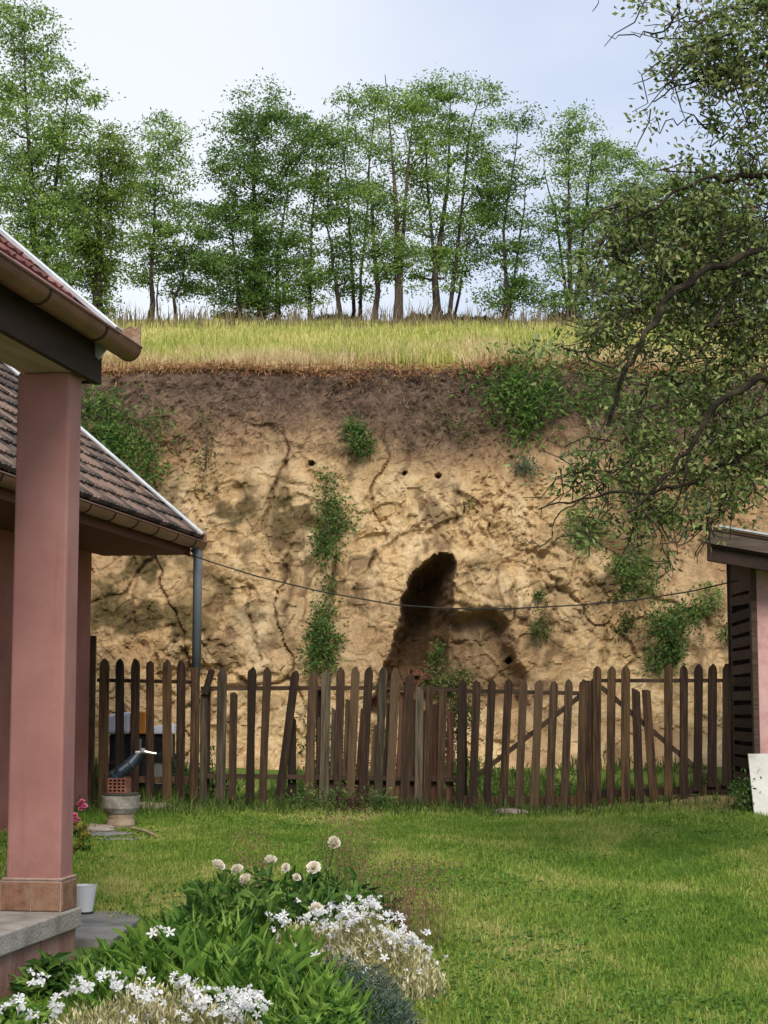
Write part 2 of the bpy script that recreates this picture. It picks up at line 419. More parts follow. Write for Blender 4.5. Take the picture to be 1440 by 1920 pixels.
# ---- lawn sheet
gx = np.concatenate([np.linspace(-150, -9, 18)[:-1], np.arange(-9, 9, .09), np.linspace(9, 150, 18)])
gy = np.concatenate([np.linspace(-80, 4, 14)[:-1], np.arange(4, 20.6, .09)])
X, Y = np.meshgrid(gx, gy); Z = ground_z(X, Y)
nx, ny = len(gx), len(gy)
def grid_faces(nx, ny):
    i = np.arange(ny - 1)[:, None] * nx + np.arange(nx - 1)[None, :]
    return np.stack([i, i + 1, i + 1 + nx, i + nx], -1).reshape(-1, 4)
def lawn_mat(name, blade):
    m = bpy.data.materials.new(name); m.use_nodes = True
    t = m.node_tree; t.nodes.clear(); N = t.nodes.new; K = t.links.new
    out = N('ShaderNodeOutputMaterial'); b = N('ShaderNodeBsdfPrincipled'); b.inputs['Roughness'].default_value = .8
    b.inputs['Specular IOR Level'].default_value = .2
    g = N('ShaderNodeNewGeometry'); mpn = N('ShaderNodeMapping'); mpn.inputs['Scale'].default_value = (.8, .55, 1)
    K(g.outputs['Position'], mpn.inputs['Vector'])
    n1 = N('ShaderNodeTexNoise'); n1.inputs['Scale'].default_value = 1.1; n1.inputs['Detail'].default_value = 7; n1.inputs['Roughness'].default_value = .68
    n1.inputs['Distortion'].default_value = .6
    K(mpn.outputs[0], n1.inputs['Vector'])
    r1 = N('ShaderNodeValToRGB'); el = r1.color_ramp.elements
    el[0].position, el[1].position = .38, .72
    if blade:
        cs = [(.115, .215, .026), (.20, .31, .044), (.34, .39, .085), (.54, .47, .20)]
    else:
        cs = [(.07, .125, .018), (.115, .175, .026), (.20, .205, .055), (.29, .24, .095)]
    el[0].color = (*cs[0], 1); el[1].color = (*cs[3], 1)
    q = el.new(.49); q.color = (*cs[1], 1); q = el.new(.60); q.color = (*cs[2], 1)
    fac = n1.outputs['Fac']
    if blade:
        a = N('ShaderNodeMath'); a.operation = 'MULTIPLY_ADD'; a.inputs[1].default_value = .24
        s_ = N('ShaderNodeMath'); s_.operation = 'SUBTRACT'; s_.inputs[1].default_value = .5
        K(g.outputs['Random Per Island'], s_.inputs[0]); K(s_.outputs[0], a.inputs[0]); K(fac, a.inputs[2]); fac = a.outputs[0]
    K(fac, r1.inputs['Fac'])
    # bare earth heap beside the shed and the worn strip at the gate
    vd = N('ShaderNodeVectorMath'); vd.operation = 'DISTANCE'; vd.inputs[1].default_value = (3.05, 16.9, .6); K(g.outputs['Position'], vd.inputs[0])
    wob = N('ShaderNodeMath'); wob.operation = 'MULTIPLY_ADD'; wob.inputs[1].default_value = 1.6; K(n1.outputs['Fac'], wob.inputs[0]); K(vd.outputs['Value'], wob.inputs[2])
    mr_ = N('ShaderNodeMapRange'); mr_.inputs['From Min'].default_value = 1.15; mr_.inputs['From Max'].default_value = 1.6
    mr_.inputs['To Min'].default_value = .85 if not blade else .55; mr_.inputs['To Max'].default_value = 0
    K(wob.outputs[0], mr_.inputs['Value'])
    mx = N('ShaderNodeMix'); mx.data_type = 'RGBA'; mx.inputs[7].default_value = (.27, .18, .095, 1)
    K(mr_.outputs[0], mx.inputs[0]); K(r1.outputs['Color'], mx.inputs[6]); K(mx.outputs[2], b.inputs['Base Color'])
    if blade:
        tr = N('ShaderNodeBsdfTranslucent'); ms = N('ShaderNodeMixShader'); ms.inputs[0].default_value = .3
        K(mx.outputs[2], tr.inputs['Color']); K(b.outputs[0], ms.inputs[1]); K(tr.outputs[0], ms.inputs[2]); K(ms.outputs[0], out.inputs[0])
    else:
        n2 = N('ShaderNodeTexNoise'); n2.inputs['Scale'].default_value = 60; K(g.outputs['Position'], n2.inputs['Vector'])
        bu = N('ShaderNodeBump'); bu.inputs['Distance'].default_value = .03; K(n2.outputs['Fac'], bu.inputs['Height']); K(bu.outputs[0], b.inputs['Normal'])
        K(b.outputs[0], out.inputs[0])
    return m
M_LAWN, M_BLADE = lawn_mat('lawn_soil', False), lawn_mat('lawn_blade', True)
tag(npmesh('lawn', np.stack([X, Y, Z], -1).reshape(-1, 3), grid_faces(nx, ny), M_LAWN, smooth=True), 'green mown lawn with dry yellow patches', 'lawn', kind='structure')

# ---- cliff
def cliff_mat():
    m = bpy.data.materials.new('loess'); m.use_nodes = True
    t = m.node_tree; t.nodes.clear(); N = t.nodes.new; K = t.links.new
    out = N('ShaderNodeOutputMaterial'); b = N('ShaderNodeBsdfPrincipled'); b.inputs['Roughness'].default_value = .95
    b.inputs['Specular IOR Level'].default_value = .1
    g = N('ShaderNodeNewGeometry')
    def noise(s, d=6, r=.6, st=(1, 1, 1), dist=0.0):
        mpn = N('ShaderNodeMapping'); mpn.inputs['Scale'].default_value = st; K(g.outputs['Position'], mpn.inputs['Vector'])
        n = N('ShaderNodeTexNoise'); n.inputs['Scale'].default_value = s; n.inputs['Detail'].default_value = d; n.inputs['Roughness'].default_value = r
        n.inputs['Distortion'].default_value = dist
        K(mpn.outputs[0], n.inputs['Vector']); return n.outputs['Fac']
    def ramp(f, stops):
        r_ = N('ShaderNodeValToRGB'); el = r_.color_ramp.elements
        el[0].position, el[0].color = stops[0][0], (*stops[0][1], 1); el[1].position, el[1].color = stops[-1][0], (*stops[-1][1], 1)
        for p, c in stops[1:-1]:
            q = el.new(p); q.color = (*c, 1)
        K(f, r_.inputs['Fac']); return r_.outputs['Color']
    def mix(f, a, c):
        x = N('ShaderNodeMix'); x.data_type = 'RGBA'; K(f, x.inputs[0]); K(a, x.inputs[6])
        if isinstance(c, tuple): x.inputs[7].default_value = (*c, 1)
        else: K(c, x.inputs[7])
        return x.outputs[2]
    def attr(n):
        a = N('ShaderNodeAttribute'); a.attribute_name = n; return a.outputs['Fac']
    loess = ramp(noise(1.4, 9, .62, (1, 1, .7), .9), [(.32, (.40, .250, .115)), (.42, (.62, .41, .195)), (.475, (.79, .555, .285)), (.62, (.88, .69, .42))])
    fine = ramp(noise(13, 10, .74, (1, 1, .75), .6), [(.36, (.30, .180, .085)), (.44, (.50, .325, .155)), (.475, (.76, .525, .265)), (.62, (.88, .69, .42))])
    x = N('ShaderNodeMix'); x.data_type = 'RGBA'; x.inputs[0].default_value = .45; K(loess, x.inputs[6]); K(fine, x.inputs[7])
    col = x.outputs[2]
    och = ramp(noise(3.5, 8, .7, (1, 1, .6), .5), [(.3, (.24, .140, .068)), (.5, (.45, .275, .142)), (.7, (.62, .41, .22))])
    col = mix(attr('ochre'), col, och)
    moss = ramp(noise(7, 6, .7), [(.32, (.060, .046, .018)), (.68, (.26, .19, .085))])
    col = mix(attr('moss'), col, moss)
    col = mix(attr('stain'), col, (.20, .125, .062))
    soil = ramp(noise(5, 7, .72), [(.32, (.075, .048, .035)), (.50, (.165, .108, .076)), (.68, (.30, .20, .14))])
    pass
    sp_ = N('ShaderNodeMapRange'); sp_.inputs['From Min'].default_value = .57; sp_.inputs['From Max'].default_value = .68; sp_.inputs['To Max'].default_value = .5
    msk = N('ShaderNodeMapRange'); msk.inputs['From Min'].default_value = .42; msk.inputs['From Max'].default_value = .62; msk.inputs['To Min'].default_value = .08; msk.inputs['To Max'].default_value = .60
    K(noise(1.3, 4, .55, (1, 1, .8)), msk.inputs['Value']); K(msk.outputs[0], sp_.inputs['To Max'])
    K(noise(11, 9, .75, (1, 1, .8), 1.2), sp_.inputs['Value']); col = mix(sp_.outputs[0], col, (.13, .082, .045))
    sp2 = N('ShaderNodeMapRange'); sp2.inputs['From Min'].default_value = .60; sp2.inputs['From Max'].default_value = .72; sp2.inputs['To Max'].default_value = .5
    K(noise(7, 9, .72, (1, 1, 1.2), .9), sp2.inputs['Value']); col = mix(sp2.outputs[0], col, (.80, .62, .38)); col = mix(attr('soil'), col, soil)
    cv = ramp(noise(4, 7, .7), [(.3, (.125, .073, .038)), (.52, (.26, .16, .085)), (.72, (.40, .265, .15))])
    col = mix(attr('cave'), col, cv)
    K(col, b.inputs['Base Color'])
    bu = N('ShaderNodeBump'); bu.inputs['Distance'].default_value = .045; bu.inputs['Strength'].default_value = 1.0
    K(noise(24, 10, .80, (1, 1, 1), .4), bu.inputs['Height']); K(bu.outputs[0], b.inputs['Normal'])
    K(b.outputs[0], out.inputs[0])
    return m
M_CLIFF = cliff_mat()
cx = np.concatenate([-np.geomspace(5.6, 160, 26)[::-1], np.arange(-5.5, 5.5, .019), np.geomspace(5.6, 160, 26)])
nz_ = 285
ztop = P(720, 690, 21.2).z + .10 * fbm(cx * 1.5, cx * 0 + 3, 3, 77)
tt = np.linspace(0, 1, nz_)
CZ = .28 + tt[:, None] * (ztop[None, :] - .28); CX = np.broadcast_to(cx, CZ.shape)
CY, soil, cave, crk, cpx, cpy, e1, e2 = cliff_fields(CX, CZ)
def on_cliff(px, py, out=0.0):
    Y = 20.5
    for _ in range(4):
        p = P(px, py, Y)
        i = int(np.clip(np.searchsorted(cx, p.x), 1, len(cx) - 1)); j = int(np.clip((p.z - .28) / (ztop[i] - .28) * (nz_ - 1), 0, nz_ - 1)); Y = float(CY[j, i])
    return P(px, py, Y - out)
lip = sstep(.955, 1.0, tt)[:, None]
CY = CY - .13 * np.exp(-((tt[:, None] - .985) / .02) ** 2) + .18 * lip
CX2 = CX + .04 * fbm(CX * 5, CZ * 5, 2, 101)
mossm = np.zeros_like(CZ)
for ex, ey, rx, ry, k in [(265, 1060, 90, 110, .9), (240, 1160, 80, 90, .8), (330, 1010, 70, 60, .6), (430, 945, 50, 50, 1.0), (450, 1100, 60, 70, .45), (560, 980, 55, 75, 1.0),
                          (330, 1180, 90, 60, .6), (200, 960, 120, 80, .7), (900, 1080, 60, 50, .3), (1150, 1060, 120, 90, .5), (1240, 1150, 120, 90, .35), (840, 800, 80, 50, .4)]:
    mossm = np.maximum(mossm, k * np.exp(-(((cpx - ex) / rx) ** 2 + ((cpy - ey) / ry) ** 2)))
mossm = np.clip(mossm * 2.0 * sstep(-.08, .12, fbm(CX * 3.2, CZ * 3.2, 4, 111)) , 0, 1)
stain = np.clip(.5 * crk + .75 * sstep(.02, .16, fbm(CX * 1.6, CZ * 1.3, 4, 121)) * sstep(-.06, .16, fbm(CX * 8, CZ * 6, 4, 131)) + .35 * sstep(.10, .22, fbm(CX * 10, CZ * 7, 4, 133)) * sstep(0, .14, fbm(CX * 1.3, CZ * 1.3, 2, 137)) + .35 * np.exp(-(e2 / .05) ** 2) * sstep(0, .2, fbm(CX * 2, CZ * 2, 2, 5)), 0, 1)
nb_ = fbm(CX * 1.1, CZ * .9, 4, 171)
ochre = np.clip((1 - sstep(780, 950, cpy + 200 * nb_)) * .85 + .75 * sstep(1030, 1200, cpx + 200 * nb_) * sstep(1300, 1000, cpy) + .5 * sstep(430, 250, cpx + 200 * nb_) + .55 * sstep(.08, .18, nb_), 0, .85)
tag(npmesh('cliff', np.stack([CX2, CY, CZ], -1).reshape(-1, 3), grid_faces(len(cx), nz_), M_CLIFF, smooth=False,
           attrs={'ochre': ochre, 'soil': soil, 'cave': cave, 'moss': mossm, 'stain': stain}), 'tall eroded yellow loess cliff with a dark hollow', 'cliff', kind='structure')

# ---- hillside meadow above the cliff
HY = np.concatenate([np.zeros(1), np.geomspace(.25, 36, 46), np.geomspace(40, 420, 24)])
ZC = P(720, 609, 57).z
def hill_z(x, y, y0, z0):
    y = np.asarray(y, float)
    up = z0 + (ZC - z0) * np.clip((y - y0) / (57 - y0), 0, 1)
    return up - .05 * np.clip(y - 58, 0, None) + .10 * fbm(x * .4, y * .4, 3, 55) * sstep(0, 3, y - y0)
top_y, top_z = CY[-1], CZ[-1]
HX = np.broadcast_to(CX2[-1], (len(HY), len(cx)))
HYY = top_y[None, :] + HY[:, None]
HZ = hill_z(HX, HYY, top_y[None, :], top_z[None, :])
M_HILL = material('meadow_soil', (.20, .20, .055), (.32, .29, .10), (.42, .33, .16), scale=.8, rough=.95, coords='World', bump=.6, bscale=8)
tag(npmesh('hillside', np.stack([HX, HYY, HZ], -1).reshape(-1, 3), grid_faces(len(cx), len(HY)), M_HILL, smooth=True), 'grassy hillside rising behind the cliff edge', 'hillside', kind='structure')
def hill_at(x, y):
    i = np.clip(np.searchsorted(cx, x), 1, len(cx) - 1)
    return hill_z(np.asarray(x, float), y, top_y[i], top_z[i])

# ---- grass masses
def frustum_points(n, y0, y1, margin, power=1.0):
    y = y0 + (y1 - y0) * rng.random(n) ** power
    return (rng.random(n) * 2 - 1) * (.222 * y + margin), y
def grass(name, x, y, zf, H, Wd, lean, mat, label, cat):
    B = np.stack([x, y, zf(x, y) - .005], 1)
    V, T = blades(B, H, Wd, lean)
    return tag(npmesh(name, V, T, mat), label, cat, kind='stuff')
x, y = frustum_points(300000, 6.3, 18.9, .9, 1.0)
keep = ~((x < -1.45 + .1637 * (y - 8.45)) & (y < 8.9)) & ~((x > -1.75) & (x < -1.2) & (y > 8.1) & (y < 9.1)) & (np.hypot((x - 3.1) / .7, (y - 16.95) / .5) > .9 + .8 * fbm(x * 3, y * 3, 2, 8))
x, y = x[keep], y[keep]
patch = fbm(x * .9, y * .7, 3, 17)
H = (.022 + .03 * rng.random(len(x))) * (1 + 1.2 * patch) * (1 + .5 * (rng.random(len(x)) > .97))
grass('lawn_grass', x, y, ground_z, H, .006 + .004 * rng.random(len(x)), .6, M_BLADE, 'short mown green grass blades covering the lawn', 'grass')
# clover and broad leaved weeds in the turf
n = 26000
x, y = frustum_points(n, 6.5, 16.6, .5); k = (fbm(x * 1.4, y * 1.1, 3, 201) > .09) & ~((x < -1.2 + .1637 * (y - 8.45)) & (y < 9.2)); x, y = x[k], y[k]
V, T = leaves(np.stack([x, y, ground_z(x, y) + .012 + .02 * rng.random(len(x))], 1), np.stack([rng.normal(size=len(x)), rng.normal(size=len(x)), .25 * rng.normal(size=len(x))], 1), .020 + .016 * rng.random(len(x)), .016, .1)
M_CLOV = material('clover_leaf', (.05, .13, .02), (.085, .19, .03), (.14, .26, .05), scale=3, island=1.0, trans=.3, coords='World')
tag(npmesh('clover', V, T, M_CLOV), 'small patches of darker clover and broad leaves in the lawn', 'clover', kind='stuff')
n = 9000
x, y = frustum_points(n, 6.5, 16.6, .5); k = (vnoise(x * 2.6, y * 2.2, 205) > .72) & ~((x < -1.2 + .1637 * (y - 8.45)) & (y < 9.2)); x, y = x[k], y[k]
grass('lawn_tufts', x, y, ground_z, .05 + .07 * rng.random(len(x)), .006, .5, M_BLADE, 'scattered longer tufts standing above the mown lawn', 'grass')
# taller weeds along the fence
n = 9000
x = rng.uniform(-2.9, 3.9, n); y = 16.75 + .35 * rng.normal(size=n)
d = vnoise(x * 1.8, y * 1.2, 19)
k = (d > .42) & (y < 18.4) & (y > 16.0) & ~((x > 2.5) & (rng.random(n) > .35)); x, y, d = x[k], y[k], d[k]
M_WEED = material('weed_blade', (.045, .085, .014), (.085, .15, .026), (.15, .19, .05), scale=2, island=1.0, trans=.3, coords='World')
grass('fence_weeds', x, y, ground_z, (.03 + .15 * rng.random(len(x)) ** 3) * d * 1.4, .009 + .006 * rng.random(len(x)), .4, M_WEED, 'tall green weeds growing along the foot of the fence', 'weeds')
# rough growth between fence and cliff
n = 16000
x = rng.uniform(-4.2, 4.4, n); y = rng.uniform(17.6, 19.9, n); d = vnoise(x * 1.3, y * 1.3, 23); k = d > .35; x, y, d = x[k], y[k], d[k]
grass('rough_grass', x, y, ground_z, (.06 + .18 * rng.random(len(x)) ** 2) * d * 1.4, .012 + .01 * rng.random(len(x)), .4, M_WEED, 'unmown grass and weeds between the fence and the cliff', 'grass')
# meadow on the hill: green further up, straw along the rim
def meadow(name, n, a, b, pw, hmin, hmax, wd, mat, label, spread=1.0, thr=None, s=0):
    yo = a + (b - a) * rng.random(n) ** pw
    x = (rng.random(n) * 2 - 1) * (.225 * (21.3 + yo) + .8)
    i = np.clip(np.searchsorted(cx, x), 1, len(cx) - 1); y = top_y[i] + yo
    if thr is not None:
        k = vnoise(x * 1.6, y * 1.2, s) * .7 + .3 * vnoise(x * 5, y * 4, s + 1) + .30 * (rng.random(n) - .5) > thr; x, y, yo = x[k], y[k], yo[k]
    z = hill_z(x, y, top_y[np.clip(np.searchsorted(cx, x), 1, len(cx) - 1)], top_z[np.clip(np.searchsorted(cx, x), 1, len(cx) - 1)])
    H = (hmin + (hmax - hmin) * rng.random(len(x)) ** 1.5) * (.7 + .6 * vnoise(x * .8, y * .8, s + 3))
    V, T = blades(np.stack([x, y, z - .02], 1), H, wd * (.7 + .6 * rng.random(len(x))), .36)
    tag(npmesh(name, V, T, mat), label, 'grass', kind='stuff')
M_STRAW = material('straw_blade', (.50, .36, .16), (.66, .50, .25), (.74, .60, .36), scale=1.2, island=1.0, trans=.25, coords='World')
M_MEAD = material('meadow_blade', (.24, .31, .06), (.46, .47, .10), (.72, .62, .26), scale=.45, island=.7, trans=.3, coords='World')
M_RUST = material('dry_root', (.17, .075, .032), (.36, .17, .075), (.52, .30, .14), scale=2, island=1.0, coords='World')
meadow('meadow_grass', 110000, .4, 36, .8, .10, .32, .022, M_MEAD, 'tall yellow green meadow grass on the slope above the cliff', s=3)
meadow('straw_grass', 60000, -.12, 3.4, 1.8, .10, .34, .012, M_STRAW, 'dry straw coloured grass along the cliff rim', thr=.44, s=6)
meadow('green_rim_grass', 26000, -.05, 4.0, 1.2, .12, .40, .012, M_MEAD, 'green tufts mixed into the dry grass along the cliff rim', thr=.5, s=9)
n = 10000
x = rng.uniform(-5.2, 5.2, n); i = np.clip(np.searchsorted(cx, x), 1, len(cx) - 1)
B = np.stack([x, top_y[i] - .16 - .05 * rng.random(n) + .10 * rng.random(n), top_z[i] -   .17 * rng.random(n) ** 1.8 * (.4 + 1.2 * vnoise(x * 2.3, x * 0, 33)) + .04], 1)
D = np.stack([rng.normal(0, .5, n), -.35 - .5 * rng.random(n), rng.normal(-.45, .55, n)], 1)
V, T = leaves(B, D, .04 + .08 * rng.random(n), .009, .1)
tag(npmesh('dry_rim_roots', V, T, M_RUST), 'rust brown dead grass and roots hanging over the cliff rim', 'dry grass', kind='stuff')
meadow('tall_seed_stalks', 3000, 20, 35, .9, .35, .95, .03, material('seed_stalk', (.10, .075, .04), (.22, .17, .09), scale=2, island=1.0, coords='World'), 'thin brown seed stalks standing up before the crest trees', thr=.3, s=12)
# thin dead stalks over the dark earth
n = 9000
x = rng.uniform(-4.8, 4.8, n); z = top_z[np.clip(np.searchsorted(cx, x), 1, len(cx) - 1)] - .1 - .95 * rng.random(n) ** 1.3
yy = cliff_fields(x, z)[0]
D = np.stack([rng.normal(0, .6, n), -.3 - .3 * rng.random(n), rng.normal(-.6, .5, n)], 1)
V, T = leaves(np.stack([x, yy + .01, z], 1), D, .05 + .12 * rng.random(n), .009, .1)
M_STALK = material('dead_stalk', (.09, .06, .04), (.17, .12, .08), (.27, .20, .12), scale=2, island=1.0, coords='World')
tag(npmesh('dead_stalks', V, T, M_STALK), 'thin grey brown dead stalks over the dark topsoil band', 'dry stalks', kind='stuff')

# ================================================================== HOUSE
HA = math.atan((1262 - 720) / F)                       # the house runs away from us at this angle
O = P(112, 1700, 8.45); HZ0 = gz(O.x, O.y)
RW, RU = Vector((math.cos(HA), -math.sin(HA), 0)), Vector((math.sin(HA), math.cos(HA), 0))
house = empty('house', (O.x, O.y, HZ0), 'pink plastered house with tiled roofs and a porch column on the left', 'house', rz=-HA)
def lz(z): return z - HZ0
def zof(px, py, Y): return lz(P(px, py, Y).z)
M_PINK = material('pink_plaster', (.33, .165, .150), (.37, .185, .168), (.42, .215, .195), scale=1.3, detail=8, rough=.9, bump=.10, bscale=220, lo=.25, hi=.75)
def plaster(name, cs, base):
    m = material(name, cs[0], cs[1], cs[2], scale=1.6, detail=9, rough=.92, bump=.16, bscale=170, lo=.3, hi=.7)
    t = m.node_tree; N = t.nodes.new; K = t.links.new
    b_ = next(n for n in t.nodes if n.type == 'BSDF_PRINCIPLED'); src = b_.inputs['Base Color'].links[0].from_socket
    co = N('ShaderNodeTexCoord'); sp = N('ShaderNodeSeparateXYZ'); K(co.outputs['Object'], sp.inputs[0])
    mp_ = N('ShaderNodeMapping'); mp_.inputs['Scale'].default_value = (14, 14, 1.1); K(co.outputs['Object'], mp_.inputs[0])
    n1 = N('ShaderNodeTexNoise'); n1.inputs['Scale'].default_value = 1.0; n1.inputs['Detail'].default_value = 6; K(mp_.outputs[0], n1.inputs['Vector'])
    n2 = N('ShaderNodeTexNoise'); n2.inputs['Scale'].default_value = 9; n2.inputs['Detail'].default_value = 8; n2.inputs['Roughness'].default_value = .7; K(co.outputs['Object'], n2.inputs['Vector'])
    r1 = N('ShaderNodeMapRange'); r1.inputs['From Min'].default_value = .56; r1.inputs['From Max'].default_value = .74; r1.inputs['To Max'].default_value = .38; K(n1.outputs['Fac'], r1.inputs['Value'])
    zz = N('ShaderNodeMath'); zz.operation = 'MULTIPLY_ADD'; zz.inputs[1].default_value = -1.6; K(n2.outputs['Fac'], zz.inputs[0]); K(sp.outputs['Z'], zz.inputs[2])
    r2 = N('ShaderNodeMapRange'); r2.inputs['From Min'].default_value = base - .95; r2.inputs['From Max'].default_value = base - .35; r2.inputs['To Min'].default_value = .6; r2.inputs['To Max'].default_value = 0; K(zz.outputs[0], r2.inputs['Value'])
    mx = N('ShaderNodeMath'); mx.operation = 'MAXIMUM'; K(r1.outputs[0], mx.inputs[0]); K(r2.outputs[0], mx.inputs[1])
    mi = N('ShaderNodeMix'); mi.data_type = 'RGBA'; K(mx.outputs[0], mi.inputs[0]); K(src, mi.inputs[6]); mi.inputs[7].default_value = (cs[0][0] * .66, cs[0][1] * .70, cs[0][2] * .68, 1)
    K(mi.outputs[2], b_.inputs['Base Color']); return m
M_PINKC = plaster('column_plaster', ((.32, .145, .122), (.39, .185, .158), (.46, .235, .205)), .25)
M_PINKD = material('stained_plaster', (.16, .085, .065), (.33, .17, .135), (.40, .25, .20), scale=5, detail=8, rough=.95, bump=.5, bscale=60, stretch=(1, 1, .3))
M_TILEP = material('plinth_tile', (.15, .075, .045), (.25, .125, .075), (.28, .17, .11), scale=14, rough=.55, bump=.2, objrand=.4)
M_GROUT = material('grout', (.33, .22, .17), (.42, .30, .24), scale=20)
M_CONC = material('concrete', (.22, .19, .16), (.33, .295, .25), (.42, .38, .33), scale=4, detail=9, rough=.95, bump=.4, bscale=70)
M_BEAM = material('dark_beam', (.022, .013, .009), (.050, .027, .017), scale=6, stretch=(1, .15, 1), rough=.8, bump=.3)
M_CREAM = material('cream_board', (.30, .235, .15), (.42, .34, .22), scale=3, stretch=(3, .3, 1), rough=.85, bump=.15)
M_GUT = material('gutter_brown', (.115, .048, .026), (.165, .070, .038), (.20, .095, .055), scale=3, rough=.42, spec=.5, bump=.05)
M_RUSTM = material('rusty_sheet', (.09, .04, .02), (.28, .16, .10), (.42, .33, .27), scale=9, rough=.8, bump=.4)
M_TILER = material('red_roof_tile', (.12, .042, .036), (.24, .095, .082), (.34, .17, .15), scale=9, rough=.8, bump=.3, objrand=.6)
M_TILEB = material('weathered_roof_tile', (.050, .040, .034), (.110, .080, .064), (.22, .145, .11), scale=7, detail=8, rough=.9, bump=.5, objrand=.9)
M_ZINC = material('zinc_flashing', (.42, .44, .46), (.60, .62, .64), scale=6, rough=.38, metal=.35, spec=.5)
M_SOFF = material('soffit_red', (.115, .040, .026), (.15, .055, .036), scale=4, stretch=(.4, 3, 1), rough=.75)
M_PIPE = material('grey_pipe', (.125, .145, .165), (.165, .185, .205), scale=3, rough=.45, spec=.5)
M_CAB = material('cable_black', (.02, .02, .018), (.05, .045, .04), scale=5)

# --- porch
zs = zof(120, 1703, 8.6); zc = zof(85, 700, 8.5)
b = MB().box((-2.6, -4.2, zs - .095), (.035, .215, zs)); b.build('porch_slab', M_CONC, house, bevel=.008)
MB().box((-2.55, -4.15, -.30), (.012, .195, zs - .095)).build('porch_plinth', M_PINKD, house)
MB().box((-.27, 0, zs), (0, .18, zc)).build('porch_column', M_PINKC, house, bevel=.012)
pb = MB().box((-.292, -.012, zs + .002), (.010, .192, zs + .145)).build('column_plinth', M_GROUT, house)
for (w0, w1) in ((-.286, -.142), (-.136, .004)):
    MB().box((w0, -.019, zs + .006), (w1, -.0115, zs + .136)).build('tile', M_TILEP, pb, bevel=.002)
MB().box((.0095, -.010, zs + .006), (.017, .190, zs + .136)).build('tile', M_TILEP, pb, bevel=.002)
MB().box((-.285, -.017, zs + .1455), (.014, .194, zs + .156)).build('plinth_cap', M_GROUT, house, bevel=.003)
zb = zc + .012
MB().box((-.24, -4.2, zc), (.02, .25, zc + .17)).build('porch_beam', M_CREAM, house)
MB().box((.021, -4.2, zc - .012), (.055, .31, zc + .20)).build('fascia_board', M_BEAM, house)
MB().box((-.24, .251, zc - .010), (.020, .285, zc + .20)).build('end_board', M_BEAM, house)
# --- roofs
SL = R(40.4); cs, sn = math.cos(SL), math.sin(SL)
def tile_mesh(name, wd, ln, mat):
    prof = [(-wd * .52, .004), (-wd * .30, .000), (0, .010), (wd * .30, .000), (wd * .40, .016), (wd * .50, .018)]
    top = [(x_, 0, z_ + .020) for x_, z_ in prof]; bot = [(x_, 0, z_) for x_, z_ in reversed(prof)]
    return MB().prism(top + bot, (0, ln, -.012)).mesh(name) if False else _tm(name, prof, ln, mat)
def _tm(name, prof, ln, mat):
    m = MB(); n = len(prof)
    V = [(x_, 0, z_ + .036) for x_, z_ in prof] + [(x_, 0, z_) for x_, z_ in prof] + [(x_, ln, z_ + .004) for x_, z_ in prof] + [(x_, ln, z_ - .012) for x_, z_ in prof]
    Fc = []
    for i in range(n - 1):
        Fc += [(i, i + 1, 2 * n + i + 1, 2 * n + i), (n + i + 1, n + i, 3 * n + i, 3 * n + i + 1), (i + 1, i, n + i, n + i + 1)]
    Fc += [(0, 2 * n, 3 * n, n), (n - 1, 2 * n - 1, 4 * n - 1, 3 * n - 1)]
    m.add(V, Fc); me = m.mesh(name); me.materials.append(mat); return me
def place_tile(me, roof, w0, z0, u, s, jit=.004):
    o = bpy.data.objects.new('tile', me); COL.objects.link(o); o.parent = roof
    a = random.gauss(0, .012)
    Mx = Matrix(((0, -cs, sn, w0 - s * cs + sn * random.uniform(0, jit)), (1, 0, 0, u + random.uniform(-.004, .004)), (0, sn, cs, z0 + s * sn + cs * random.uniform(0, jit)), (0, 0, 0, 1)))
    o.matrix_local = Mx @ Matrix.Rotation(a, 4, 'Z')
